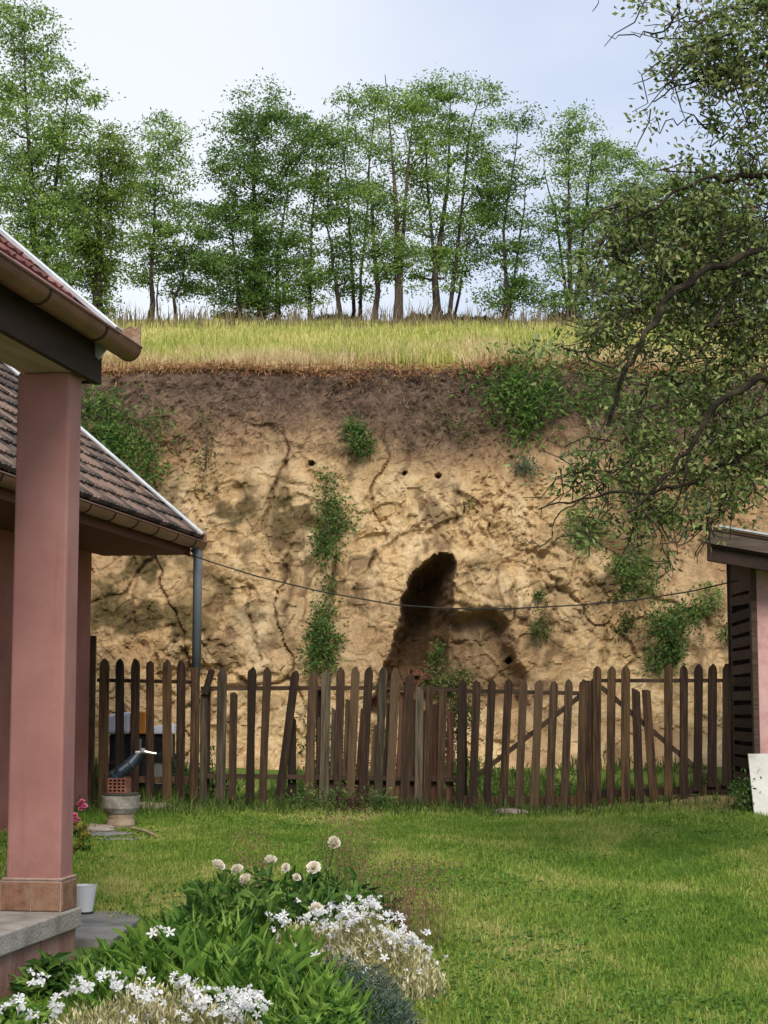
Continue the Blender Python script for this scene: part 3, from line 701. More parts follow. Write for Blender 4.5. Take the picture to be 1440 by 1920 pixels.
def roof(name, w0, z0, u0, u1, S, Sback, mat, tmat, expo, tw, ut, rows, skip=None):
    n_ = Vector((sn, 0, cs))
    ridge = (w0 - S * cs, z0 + S * sn); back = (ridge[0] - Sback * cs, ridge[1] - Sback * sn)
    pts = [(w0, z0), ridge, back]
    th = .06
    poly = [Vector((w0, u0, z0 - .004)), Vector((ridge[0], u0, ridge[1] - .004)), Vector((back[0], u0, back[1])), Vector((back[0], u0, back[1] - th)), Vector((ridge[0], u0, ridge[1] - th * 1.3)), Vector((w0 - .01, u0, z0 - th))]
    rf = MB()
    m_ = MB(); V = [tuple(p) for p in poly] + [(p.x, u1, p.z) for p in poly]
    m_.add(V, [(1, 0, 5, 4), (2, 1, 4, 3), (6, 7, 10, 11), (7, 8, 9, 10), (0, 1, 7, 6), (1, 2, 8, 7), (2, 3, 9, 8), (3, 4, 10, 9), (4, 5, 11, 10), (5, 0, 6, 11)])
    ro = m_.build(name, mat, house)
    me = tile_mesh('tile', tw, expo * 1.28, tmat)
    stuffV = []
    far = MB()
    nr = int(S / expo)
    for i in range(nr):
        s = i * expo - .03
        u = u1 - .03 - tw / 2 - (0.0 if i % 2 else tw * .0)
        while u > u0 + tw / 2:
            if u > ut and i < rows and not (skip and skip(u, s)):
                place_tile(me, ro, w0, z0 + .004, u, s)
            else:
                Mx = Matrix(((0, -cs, sn, w0 - s * cs), (1, 0, 0, u), (0, sn, cs, z0 + .004 + s * sn), (0, 0, 0, 1)))
                far.add([Mx @ v.co for v in me.vertices], [tuple(p.vertices) for p in me.polygons])
            u -= tw
    if far.v:
        tag(far.build('tile_field', tmat, ro), kind='stuff')
    # zinc strip on the verge
    d = Vector((-cs, 0, sn)); base = Vector((w0 + .03 * cs, 0, z0 - .03 * sn))
    m_ = MB()
    for (ua, ub, h0, h1) in ((u1 - .06, u1 + .035, .044, .070), (u1 + .0352, u1 + .045, -.12, .070)):
        q = []
        for k_ in (0, S + .03):
            c_ = base + d * k_
            q += [c_ + n_ * h0 + Vector((0, ua, 0)), c_ + n_ * h0 + Vector((0, ub, 0)), c_ + n_ * h1 + Vector((0, ub, 0)), c_ + n_ * h1 + Vector((0, ua, 0))]
        m_.hexa(q)
    m_.build('verge_flashing', M_ZINC, ro, bevel=.004)
    return ro
def gutter(w0, z0, u0, u1, r, parent, joints):
    def arc(rr, u): return [(w0 + rr * math.cos(a), u, z0 + rr * math.sin(a)) for a in np.linspace(math.pi * 1.02, math.pi * 1.98, 13)]
    m = MB(); o_, i_ = arc(r, u0), arc(r - .006, u0); o2, i2 = arc(r, u1), arc(r - .006, u1); n = 13
    Fc = []
    for k in range(n - 1):
        Fc += [(k, k + 1, 2 * n + k + 1, 2 * n + k), (n + k + 1, n + k, 3 * n + k, 3 * n + k + 1), (k + 1, k, n + k, n + k + 1), (2 * n + k, 2 * n + k + 1, 3 * n + k + 1, 3 * n + k)]
    Fc += [(0, n, 3 * n, 2 * n), (2 * n - 1, n - 1, 3 * n - 1, 4 * n - 1)]
    m.add(o_ + i_ + o2 + i2, [tuple(reversed(f)) for f in Fc])
    g_ = m.build('gutter', M_GUT, parent, smooth=False)
    b_ = MB().tube([(w0 + r + .004, u0, z0 + .004), (w0 + r + .004, u1, z0 + .004)], .008, 6); b_.build('rim', M_GUT, g_)
    for u in joints:
        m = MB(); A = arc(r + .006, u); Bq = arc(r + .006, u + .018)
        C_ = arc(r + .0005, u); D_ = arc(r + .0005, u + .018)
        m.add(A + Bq + C_ + D_, [(k, n + k, n + k + 1, k + 1) for k in range(n - 1)] + [(k, k + 1, 2 * n + k + 1, 2 * n + k) for k in range(n - 1)] + [(n + k + 1, n + k, 3 * n + k, 3 * n + k + 1) for k in range(n - 1)])
        m.build('bracket', M_BEAM, g_)
    m = MB(); A = arc(r + .002, u1 + .001); m.prism(A, (0, .006, 0)); m.build('end_cap', M_GUT, g_)
    # torn sheet-metal stop standing on the end
    m = MB(); q = [(w0 - r * .5, u1 - .012, z0 - .01), (w0 + r * 1.02, u1 - .012, z0 - .01), (w0 + r * 1.02, u1 - .012, z0 + .125), (w0 + r * .55, u1 - .012, z0 + .10), (w0 + r * .25, u1 - .012, z0 + .12), (w0 - r * .5, u1 - .012, z0 + .10)]
    m.prism(q, (0, .010, 0)); m.build('end_stop', M_RUSTM, g_)
    return g_
def HLw(px, py, Y):
    q = P(px, py, Y) - Vector((O.x, O.y, HZ0)); return q.dot(RW), q.dot(RU), q.z
gw, gu, gzz = HLw(238, 652, 8.86)
roof('porch_roof', gw - .015, gzz + .005, -4.2, gu - .27, 3.3, 3.0, M_BEAM, M_TILER, .27, .205, -1.9, 8)
gutter(gw, gzz, -4.2, gu + .03, .064, house, [gu - .52, gu - 1.3, gu - 2.2])
hw, hu, hz = HLw(372, 1018, 17.2)
def hid(u, s):                                         # behind the porch column or off to the left
    w_ = hw - s * cs; X_ = O.x + RW.x * w_ + RU.x * u; Y_ = O.y + RW.y * w_ + RU.y * u
    px = 720 + F * X_ / Y_
    return px < -25 or 30 < px < 118
roof('wing_roof', hw - .01, hz + .06, .75, hu + .02, 3.9, 3.7, M_BEAM, M_TILEB, .25, .195, .75, 15, hid)
gutter(hw, hz, .75, hu + .05, .070, house, [hu - .35 - .62 * k for k in range(9)])
zsof = zof(250, 1036, 16.9)
wallw = HLw(168, 1300, 16.95)[0]; wallu = hu - .42
MB().box((wallw, .9, zsof), (hw - .085, hu - .05, zsof + .03)).build('soffit', M_SOFF, house)
MB().box((hw - .084, .75, zsof - .012), (hw - .074, hu - .02, hz + .05)).build('fascia', M_SOFF, house)
M_WALLR = material('wing_plaster', (.26, .098, .075), (.31, .122, .092), (.36, .15, .12), scale=1.5, detail=8, rough=.9, bump=.3, bscale=80)
m = MB().box((-6.9, .9, -.3), (wallw, wallu, zsof + .05))
m.prism([(-7.1, wallu - .2, zsof + .05), (hw - .35, wallu - .2, zsof + .05), (hw - .35 - 3.9 * cs + .3, wallu - .2, hz + 3.55 * sn)], (0, .2, 0))
m.build('wing_wall', M_WALLR, house)
MB().box((-6.5, -4.2, -.3), (-2.62, .88, zc + .5)).build('house_wall', M_PINK, house)
# drainpipe down to the gate post
pw, pu, _ = HLw(369, 1200, 17.12)
zlow = zof(369, 1262, 17.12)
dp = MB().tube([(hw - .02, pu, hz - .06), (pw, pu, hz - .12), (pw, pu, zlow)], .045, 12).build('drainpipe', M_PIPE, house, smooth=True)
MB().tube([(pw, pu, hz - .15), (pw, pu, hz - .11)], .052, 12).build('collar', M_PIPE, dp)
MB().tube([(pw, pu, zlow - .0), (pw, pu, zlow + .03)], .050, 12).build('collar', M_PIPE, dp)

# ================================================================== FENCE AND GATES
M_PICK = material('weathered_picket', (.022, .013, .008), (.056, .032, .018), (.12, .076, .043), scale=5, detail=10, stretch=(9, 9, .55), rough=.9, bump=.8, bscale=14, objrand=.75, lo=.30, hi=.76)
M_PICKD = material('dark_picket', (.018, .010, .006), (.048, .025, .013), (.11, .062, .026), scale=5, detail=10, stretch=(9, 9, .55), rough=.85, bump=.5, bscale=14, objrand=.6)
M_PICKG = material('grey_picket', (.034, .026, .016), (.075, .058, .037), (.14, .11, .073), scale=5, detail=10, stretch=(9, 9, .55), rough=.95, bump=.5, bscale=14, objrand=.7)
M_PICKR = material('reddish_board', (.055, .023, .013), (.10, .044, .025), (.15, .08, .05), scale=5, stretch=(6, 6, .5), rough=.9, bump=.5, bscale=14, objrand=.6)
M_RAIL = material('old_rail', (.035, .021, .013), (.085, .052, .032), scale=6, stretch=(.4, 4, 4), rough=.9, bump=.4)
def picket(par, org, xt, yt, xb, yb, wpx, Y, mat=None, flat=False, th=.022, name='picket'):
    a = P(xb, yb, Y) - Vector((0, 0, .03)); t = P(xt, yt, Y); d = (t - a); h = d.length; d.normalize()
    s = Vector((d.z, 0, -d.x)); w_ = wpx / F * Y * random.uniform(.95, 1.06)
    j = lambda k: random.gauss(0, k)
    if flat:
        pr = [(-.5, 0), (.5, 0), (.5 + j(.03), h - .02 + j(.01)), (.1, h + j(.01)), (-.5 + j(.03), h + j(.015))]
    else:
        pr = [(-.5 + j(.03), 0), (.5 + j(.03), 0), (.48 + j(.03), h * .5), (.5, h - .85 * w_ + j(.006)), (.40, h - .42 * w_ + j(.006)), (.20, h - .14 * w_ + j(.006)), (j(.08), h), (-.20, h - .14 * w_ + j(.006)), (-.40, h - .42 * w_ + j(.006)), (-.5, h - .85 * w_ + j(.006)), (-.48 + j(.03), h * .5)]
    ty = j(.006)
    pts = [a + s * (p * w_) + d * q + Vector((0, ty * q - th / 2, 0)) for p, q in pr]
    return MB().prism(pts, (0, th, 0)).build(name, mat or M_PICK, par, org=org, bevel=.003)
def railp(par, org, pts, h, mat=None, name='rail', dy=.036, th=.035):
    for (p0, p1) in zip(pts[:-1], pts[1:]):
        a = P(p0[0], p0[1], p0[2]) + Vector((0, dy, 0)); c = P(p1[0], p1[1], p1[2]) + Vector((0, dy, 0))
        MB().bar(a, c, th, h, up=(0, 0, 1)).build(name, mat or M_RAIL, par, org=org, bevel=.003)

# --- left gate
YL = 17.05; o0 = G(265, YL)
gate = empty('picket_gate', o0, 'dark brown gate of six round topped pickets between pink house and grey drainpipe', 'gate')
for x_, y_, w_ in ((196, 1234, 19), (225, 1234, 16.5), (254, 1235, 17.5), (281, 1238, 14), (313, 1236, 17), (340, 1238, 17)):
    picket(gate, o0, x_, y_, x_ + random.uniform(-3, 1), 1504 + random.uniform(-2, 8), w_, YL, M_PICKD)
railp(gate, o0, [(181, 1275, YL), (362, 1279, YL)], .035, M_PICKD); railp(gate, o0, [(181, 1462, YL), (362, 1462, YL)], .06, M_PICKD)
a = P(175, 1192, YL + .02); c = G(175, YL + .02, -.1)
po = MB().box((a.x - .028, a.y - .03, c.z), (a.x + .028, a.y + .03, a.z)).build('hinge_post', M_PICKD, gate, org=o0, bevel=.004)
MB().box((a.x - .045, a.y - .036, c.z + .12), (a.x + .16, a.y - .03, c.z + .16)).build('hinge_strap', M_BEAM, gate, org=o0)
a = P(368, 1252, YL - .02); c = G(368, YL - .02, -.1)
MB().box((a.x - .040, a.y - .10, c.z), (a.x + .040, a.y - .035, a.z)).build('latch_post', M_PICKD, gate, org=o0, bevel=.005)

# --- middle fence
YM = 16.95; o1 = G(610, YM)
fence = empty('picket_fence', o1, 'old uneven brown picket fence between the left gate and the two braced gate leaves', 'fence')
mid = [(382, 1297, 381, 1508, 13, 'g', 1), (417, 1252, 413, 1496, 17, 'g', 0), (439, 1298, 435, 1490, 15.5, '', 1), (473, 1250, 468, 1498, 17, '', 0), (502, 1250, 491, 1502, 16, '', 0),
       (555, 1256, 522, 1500, 16.5, '', 0), (588, 1258, 578, 1498, 17, '', 0), (612, 1256, 607, 1498, 17.5, 'g', 0), (639, 1250, 632, 1498, 16, '', 0), (667, 1249, 656, 1500, 15.5, '', 0),
       (692, 1250, 679, 1500, 16, '', 0), (719, 1250, 707, 1502, 17, 'g', 0), (742, 1253, 730, 1504, 16, '', 0), (769, 1264, 757, 1506, 17, '', 1), (787, 1290, 784, 1508, 15, 'g', 1),
       (806, 1287, 800, 1512, 15, '', 1), (831, 1290, 825, 1514, 15.5, '', 1)]
for xt, yt, xb, yb, w_, k, fl in mid:
    picket(fence, o1, xt, yt, xb, yb + 4, w_, YM - (.012 if k == 'r' else 0), {'g': M_PICKG, 'r': M_PICKR}.get(k, M_PICK), bool(fl))
for xt, yt, xb, yb, w_, k in [(548, 1345, 547, 1500, 16, ''), (601, 1345, 598, 1502, 11, ''), (628, 1330, 622, 1502, 11, 'g'), (654, 1310, 646, 1502, 12, ''), (682, 1330, 668, 1502, 11, 'r'), (706, 1360, 694, 1504, 11, ''),
                              (732, 1320, 719, 1504, 12, 'g'), (757, 1300, 745, 1506, 13, 'r'), (778, 1310, 771, 1508, 12, ''), (797, 1330, 790, 1508, 12, 'r'), (819, 1320, 812, 1512, 13, 'r'), (845, 1335, 842, 1512, 13, 'r')]:
    picket(fence, o1, xt, yt, xb, yb + 3, w_, YM + .085, {'g': M_PICKG, 'r': M_PICKR}.get(k, M_PICK), True, name='backing_board')
picket(fence, o1, 399, 1254, 384, 1296, 12, YM - .03, M_PICKD, True, name='broken_picket')
railp(fence, o1, [(376, 1291, YM), (560, 1290, YM), (770, 1290, YM), (866, 1294, YM)], .040)
railp(fence, o1, [(376, 1455, YM), (600, 1458, YM), (866, 1462, YM)], .045)
for x_ in (388, 600, 764, 868):
    a = P(x_, 1290, YM + .13); c = G(x_, YM + .13, -.1)
    MB().box((a.x - .035, a.y - .035, c.z), (a.x + .035, a.y + .035, a.z)).build('post', M_PICKD, fence, org=o1, bevel=.004)

# --- low gate leaf
YG = 16.72; o2 = G(980, YG)
leaf1 = empty('gate_leaf', o2, 'lower wooden gate leaf whose brace climbs to the right, beside the old fence', 'gate')
for xt, xb, yb in ((867, 862, 1513), (894, 886, 1519), (923, 912, 1518), (954, 943, 1520), (982, 972, 1517), (1011, 1001, 1519), (1039, 1029, 1522), (1067, 1057, 1520), (1094, 1088, 1520)):
    picket(leaf1, o2, xt, 1273 + random.uniform(-2, 3), xb, yb, 15.5, YG, random.choice((M_PICK, M_PICKD, M_PICK)))
railp(leaf1, o2, [(858, 1295, YG), (1100, 1300, YG)], .038); railp(leaf1, o2, [(856, 1502, YG), (1100, 1502, YG)], .085, M_PICKD)
railp(leaf1, o2, [(893, 1456, YG), (1088, 1306, YG)], .045, name='brace')
# --- tall gate leaf
YT = 16.86; o3 = G(1245, YT)
leaf2 = empty('gate_leaf', o3, 'taller wooden gate leaf with two short broken pickets beside the shed', 'gate')
for xt, yt, xb, yb, fl in ((1120, 1248, 1118, 1508, 0), (1147, 1248, 1144, 1508, 0), (1173, 1246, 1172, 1508, 0), (1192, 1292, 1199, 1499, 1), (1211, 1291, 1226, 1497, 1), (1253, 1246, 1253, 1490, 0),
                           (1282, 1246, 1282, 1494, 0), (1310, 1244, 1308, 1478, 0), (1336, 1244, 1335, 1470, 0), (1363, 1244, 1362, 1468, 0)):
    picket(leaf2, o3, xt, yt, xb, yb, 16, YT, random.choice((M_PICK, M_PICKD, M_PICKD)), bool(fl))
railp(leaf2, o3, [(1110, 1276, YT), (1378, 1276, YT)], .036); railp(leaf2, o3, [(1104, 1490, YT), (1378, 1478, YT)], .07, M_PICKD)
railp(leaf2, o3, [(1128, 1288, YT), (1336, 1466, YT)], .045, name='brace')
a = P(1104, 1276, YT + .05); c = G(1104, YT + .05, -.1)
MB().box((a.x - .035, a.y - .03, c.z), (a.x + .035, a.y + .04, a.z)).build('meeting_post', M_PICKD, leaf2, org=o3, bevel=.004)

# ================================================================== SHED on the right
os_ = G(1430, 16.5)
shed = empty('shed', os_, 'small pink shed with dark slatted side and overhanging roof at the right edge', 'shed')
xs = P(1419, 1300, 16.42).x; zg = os_.z
M_PINKL = material('pale_pink_panel', (.50, .26, .245), (.62, .36, .335), (.68, .42, .39), scale=5, detail=9, rough=.8, bump=.2)
M_DARKW = material('dark_shed_wood', (.030, .016, .011), (.060, .034, .024), (.10, .062, .045), scale=6, stretch=(.5, 6, 6), rough=.85, bump=.4, objrand=.6)
M_FASC = material('weathered_fascia', (.075, .052, .040), (.15, .11, .085), scale=5, stretch=(.5, 5, 5), rough=.9, bump=.4)
zr = P(1420, 1030, 16.4).z
zdoor = P(1430, 1412, 16.42).z
MB().box((xs + .012, 16.40, zg - .1), (xs + 3.6, 16.44, zr)).build('front_panel', M_PINKL, shed, org=os_)
MB().box((xs - .045, 16.37, zg - .1), (xs + .010, 16.46, zr + .02)).build('corner_post', M_DARKW, shed, org=os_, bevel=.004)
MB().box((xs - .035, 17.36, zg - .1), (xs + .02, 17.43, zr + .02)).build('corner_post', M_DARKW, shed, org=os_, bevel=.004)
zt = P(1390, 1112, 17.0).z; zl = P(1390, 1466, 17.0).z
MB().box((xs - .030, 16.462, zt), (xs - .008, 17.358, zr + .01)).build('upper_board', M_DARKW, shed, org=os_)
ns = 14
for k in range(ns):
    z_ = zl + (zt - zl) * k / ns; tl = random.gauss(0, .012)
    MB().hexa([Vector(q) for q in ((xs - .034, 16.462, z_ - .0), (xs - .012, 16.462, z_), (xs - .012, 17.358, z_ + tl), (xs - .034, 17.358, z_ + tl), (xs - .046, 16.462, z_ + .088), (xs - .024, 16.462, z_ + .088), (xs - .024, 17.358, z_ + tl + .088), (xs - .046, 17.358, z_ + tl + .088))]).build('slat', M_DARKW, shed, org=os_)
MB().box((xs + .35, 16.46, zg - .1), (xs + .40, 18.4, zr)).build('inner_wall', M_DARKW, shed, org=os_)
MB().box((xs + .35, 18.4, zg - .1), (xs + 3.6, 18.45, zr)).build('rear_wall', M_DARKW, shed, org=os_)
MB().box((xs - .03, 17.55, zg - .1), (xs + .349, 17.59, zr)).build('inner_wall', M_DARKW, shed, org=os_)
A_, B_ = P(1336, 988, 15.95), P(1440, 1006, 15.95); sx = (B_.z - A_.z) / (B_.x - A_.x); xR = A_.x + 4.4
def rz_(x_): return A_.z + sx * (x_ - A_.x)
rf = MB().hexa([(A_.x, 15.95, rz_(A_.x) - .03), (xR, 15.95, rz_(xR) - .03), (xR, 18.1, rz_(xR) + .02), (A_.x + .34, 18.1, rz_(A_.x) + .02), (A_.x, 15.95, rz_(A_.x)), (xR, 15.95, rz_(xR)), (xR, 18.1, rz_(xR) + .05), (A_.x + .34, 18.1, rz_(A_.x) + .05)]).build('roof', M_BEAM, shed, org=os_)
MB().hexa([(A_.x + .06, 15.93, rz_(A_.x) + .0), (xR, 15.93, rz_(xR)), (xR, 16.02, rz_(xR) + .003), (A_.x + .06, 16.02, rz_(A_.x) + .003), (A_.x + .06, 15.93, rz_(A_.x) + .018), (xR, 15.93, rz_(xR) + .018), (xR, 16.02, rz_(xR) + .02), (A_.x + .06, 16.02, rz_(A_.x) + .02)]).build('edge_trim', M_ZINC, rf, org=os_)
MB().hexa([(A_.x - .02, 15.96, rz_(A_.x) - .15), (xR, 15.96, rz_(xR) - .15), (xR, 15.985, rz_(xR) - .15), (A_.x - .02, 15.985, rz_(A_.x) - .15), (A_.x - .02, 15.96, rz_(A_.x) - .031), (xR, 15.96, rz_(xR) - .031), (xR, 15.985, rz_(xR) - .031), (A_.x - .02, 15.985, rz_(A_.x) - .031)]).build('fascia', M_FASC, shed, org=os_)
MB().hexa([(A_.x - .02, 15.986, rz_(A_.x) - .17), (xR, 15.986, rz_(xR) - .17), (xR, 18.0, rz_(xR) - .14), (A_.x + .32, 18.0, rz_(A_.x) - .14), (A_.x - .02, 15.986, rz_(A_.x) - .15), (xR, 15.986, rz_(xR) - .15), (xR, 18.0, rz_(xR) - .12), (A_.x + .32, 18.0, rz_(A_.x) - .12)]).build('soffit', M_BEAM, shed, org=os_)
MB().hexa([(A_.x - .018, 15.99, rz_(A_.x) - .149), (A_.x + .004, 15.99, rz_(A_.x) - .149), (A_.x + .344, 18.0, rz_(A_.x) - .119), (A_.x + .322, 18.0, rz_(A_.x) - .119), (A_.x - .018, 15.99, rz_(A_.x) - .002), (A_.x + .004, 15.99, rz_(A_.x) - .031), (A_.x + .344, 18.0, rz_(A_.x) + .018), (A_.x + .322, 18.0, rz_(A_.x) + .03)]).build('side_fascia', M_BEAM, shed, org=os_)
MB().hexa([(A_.x - .03, 16.02, rz_(A_.x) - .30), (xR, 16.02, rz_(xR) - .30), (xR, 16.10, rz_(xR) - .30), (A_.x - .03, 16.10, rz_(A_.x) - .30), (A_.x + .0, 16.02, rz_(A_.x) - .172), (xR, 16.02, rz_(xR) - .172), (xR, 16.10, rz_(xR) - .172), (A_.x + .0, 16.10, rz_(A_.x) - .172)]).build('eave_beam', M_BEAM, shed, org=os_)
a = P(1407, 1414, 16.1); ob = G(1440, 16.1)
M_WHITE = material('white_board', (.40, .37, .30), (.66, .64, .56), (.76, .74, .67), scale=4, detail=9, rough=.7, bump=.2, lo=.22, hi=.6)
tag(MB().hexa([(a.x + .022, 16.08, ob.z - .03), (a.x + .85, 16.08, ob.z - .03), (a.x + .85, 16.11, ob.z - .03), (a.x + .022, 16.11, ob.z - .03), (a.x, 16.20, a.z), (a.x + .82, 16.20, a.z), (a.x + .82, 16.23, a.z), (a.x, 16.23, a.z)]).build('white_board', M_WHITE), 'white board leaning against the front of the pink shed', 'board')

# ================================================================== CABLE
pts = [(344, 1036, 17.0), (400, 1055, 16.95), (480, 1080, 16.9), (600, 1109, 16.8), (740, 1134, 16.7), (840, 1141, 16.65), (960, 1141, 16.6), (1080, 1135, 16.55), (1200, 1124, 16.5), (1300, 1108, 16.5), (1384, 1088, 16.55)]
tag(MB().tube([P(*p) for p in pts], .0075, 6).build('cable', M_CAB), 'thin dark cable sagging from the house eave to the shed across the cliff', 'cable')

# ================================================================== SMALL THINGS
# --- planter by the gate with a brick and a blue hand pump
op = G(226, 15.1)
planter = empty('planter', op, 'grey concrete planter on a narrow foot in front of the left gate', 'planter')
M_PLANT = material('cast_concrete', (.17, .145, .12), (.30, .27, .235), (.40, .37, .33), scale=7, detail=8, rough=.95, bump=.4)
MB().lathe([(0, 0), (.118, 0), (.124, .02), (.112, .07), (.118, .115), (0, .115)], 24).build('foot', material('tan_concrete', (.25, .17, .12), (.37, .28, .20), scale=8, bump=.4), planter)
MB().lathe([(0, .1155), (.125, .1155), (.152, .16), (.162, .235), (.166, .262), (0, .262)], 24).build('bowl', M_PLANT, planter)
MB().lathe([(0, .2625), (.152, .2625), (.155, .272), (.152, .284), (0, .284)], 24).build('lid', material('dark_lid', (.03, .026, .022), (.07, .06, .05), scale=9), planter)
ztopp = op.z + .285
M_BRICK = material('hollow_brick', (.13, .050, .032), (.21, .085, .055), (.28, .14, .10), scale=14, rough=.95, bump=.4)
bc = Vector((op.x - .012, op.y - .02, ztopp))
brick = MB(); W_, H_, D_ = .165, .125, .12
cols, rows = 4, 4
for i in range(cols + 1):
    x_ = -W_ / 2 + i * (W_ - .012) / cols; brick.box((x_, -D_ / 2, 0), (x_ + .012, D_ / 2, H_))
for j in range(rows + 1):
    z_ = j * (H_ - .012) / rows
    for i in range(cols):
        xa = -W_ / 2 + i * (W_ - .012) / cols + .0122; xb = -W_ / 2 + (i + 1) * (W_ - .012) / cols - .0002
        brick.box((xa, -D_ / 2 + .001, z_ + .0005), (xb, D_ / 2 - .001, z_ + .0115))
bo = brick.build('brick', M_BRICK); bo.location = bc; bo.rotation_euler = (0, 0, R(-14)); tag(bo, 'red hollow brick standing on the grey planter', 'brick')
pz = ztopp + H_
pc = Vector((bc.x, bc.y + .02, pz))
pump = empty('hand_pump', pc, 'dark blue pump with a silver spout, on the brick before the gate', 'pump')
M_BLUE = material('dark_blue_paint', (.006, .012, .022), (.012, .026, .048), scale=8, rough=.45, spec=.5)
M_BLK0 = material('pump_band', (.02, .022, .025), (.05, .055, .06), scale=8, rough=.5)
M_STEEL = material('bright_steel', (.34, .34, .33), (.50, .50, .48), scale=12, rough=.3, metal=.7)
top = P(262, 1412, 15.15) - pc
MB().tube([(-.03, 0, 0), (-.03, 0, .012), (-.02, 0, .014), (0, .0, .05), top * .55, top], [.068, .068, .045, .048, .055, .042], 14).build('body', M_BLUE, pump, smooth=False)
MB().tube([top * .5, top * .54], .060, 14).build('band', M_BLK0, pump)
sp = [top + Vector((-.03, -.03, .005)), top + Vector((.05, -.035, .012)), top + Vector((.11, -.03, .0)), top + Vector((.145, -.03, -.004))]
so_ = MB().tube(sp, [.014, .014, .011, .011], 8).build('spout', M_STEEL, pump)
MB().lathe([(0, 0), (.022, 0), (.022, .03), (0, .03)], 10, tuple(top + Vector((.03, -.035, .012)))).build('valve', M_STEEL, pump)
# --- machine behind the gate
om = G(268, 18.7)
mach = empty('garden_machine', om, 'white and orange garden machine parked behind the left gate', 'machine')
M_MW = material('white_paint', (.70, .71, .72), (.80, .80, .80), scale=3, rough=.35, spec=.5)
M_MO = material('orange_paint', (.60, .20, .025), (.70, .27, .04), scale=3, rough=.4, spec=.5)
M_BLK = material('black_rubber', (.012, .012, .012), (.035, .033, .03), scale=8, rough=.8)
M_GRYM = material('grey_machine', (.22, .22, .20), (.36, .35, .32), scale=5, rough=.6)
xl, xm, xr = P(200, 1350, 18.7).x - om.x, P(250, 1350, 18.7).x - om.x, P(334, 1350, 18.7).x - om.x
zT = P(268, 1334, 18.7).z - om.z; zM = P(268, 1362, 18.7).z - om.z; zB = P(268, 1376, 18.7).z - om.z
MB().hexa([(xl, -.25, zB), (xm, -.25, zB), (xm, .25, zB), (xl, .25, zB), (xl + .05, -.22, zT - .03), (xm, -.22, zT), (xm, .22, zT), (xl + .05, .22, zT - .03)]).build('hood', M_MW, mach, bevel=.03)
MB().hexa([(xm + .002, -.24, zB), (xm + .17, -.24, zB), (xm + .17, .24, zB), (xm + .002, .24, zB), (xm + .002, -.22, zT), (xm + .16, -.22, zT), (xm + .16, .22, zT), (xm + .002, .22, zT)]).build('panel', M_MO, mach, bevel=.015)
MB().hexa([(xm + .172, -.25, zB), (xr, -.25, zB), (xr, .25, zB), (xm + .172, .25, zB), (xm + .172, -.22, zM), (xr - .02, -.22, zM + .03), (xr - .02, .22, zM + .03), (xm + .172, .22, zM)]).build('fender', M_MW, mach, bevel=.02)
MB().box((xl + .06, -.2, .16), (xr - .05, .2, zB - .002)).build('chassis', M_BLK, mach, bevel=.02)
MB().box((xr - .12, -.27, .12), (xr - .03, -.205, zB)).build('side_plate', M_GRYM, mach, bevel=.01)
MB().box((xm + .02, -.23, zB - .16), (xm + .12, -.202, zB - .05)).build('grille', M_GRYM, mach)
for cx_, r_ in ((xl + .16, .17), (xr - .16, .21)):
    for sy in (-.30, .22):
        m = MB()
        prof = [(r_ * .55, 0), (r_ * .9, 0), (r_, .02), (r_, .07), (r_ * .9, .09), (r_ * .55, .09)]
        n = 22
        V = [(cx_ + q * math.cos(2 * math.pi * k / n), sy + yy, r_ + q * math.sin(2 * math.pi * k / n)) for q, yy in prof for k in range(n)]
        Fc = [(i * n + k, i * n + (k + 1) % n, ((i + 1) % 6) * n + (k + 1) % n, ((i + 1) % 6) * n + k) for i in range(6) for k in range(n)]
        wh = m.add(V, Fc).build('wheel', M_BLK, mach)
        MB().tube([(cx_, sy + .02, r_), (cx_, sy + .07, r_)], r_ * .56, 16).build('rim', M_GRYM, wh)
# --- white flower pot on the paving slab
oq = G(172, 9.7)
M_SLAB = material('paving_grey', (.10, .10, .095), (.165, .16, .15), (.22, .21, .195), scale=5, detail=8, rough=.9, bump=.3)
pv = MB(); zz = oq.z + .045
c4 = [G(120, 10.25), G(232, 10.20), G(266, 9.95), G(215, 9.05), G(120, 9.05)]
pv.prism([(p.x, p.y, zz - .08) for p in reversed(c4)], (0, 0, .08)); 
slab = tag(pv.build('paving_slab', M_SLAB, bevel=.006), 'grey paving slab beside the porch under the white pot', 'paving slab')
pq = P(158, 1702, 10.1); pq.z = zz
pot = empty('flower_pot', pq, 'white tapered flower pot on the grey slab beside the column', 'pot')
MB().lathe([(0, .012), (.048, .012), (.068, .150), (.070, .158), (.064, .158), (.058, .135), (0, .135)], 24).build('body', material('white_pot', (.52, .53, .55), (.62, .63, .65), scale=4, rough=.4, spec=.5), pot, smooth=False)
MB().lathe([(0, 0), (.050, 0), (.053, .010), (0, .0118)], 24).build('saucer', M_BLK, pot)
MB().lathe([(0, .1352), (.056, .1352), (.05, .146), (0, .150)], 16).build('soil', M_BLK, pot)
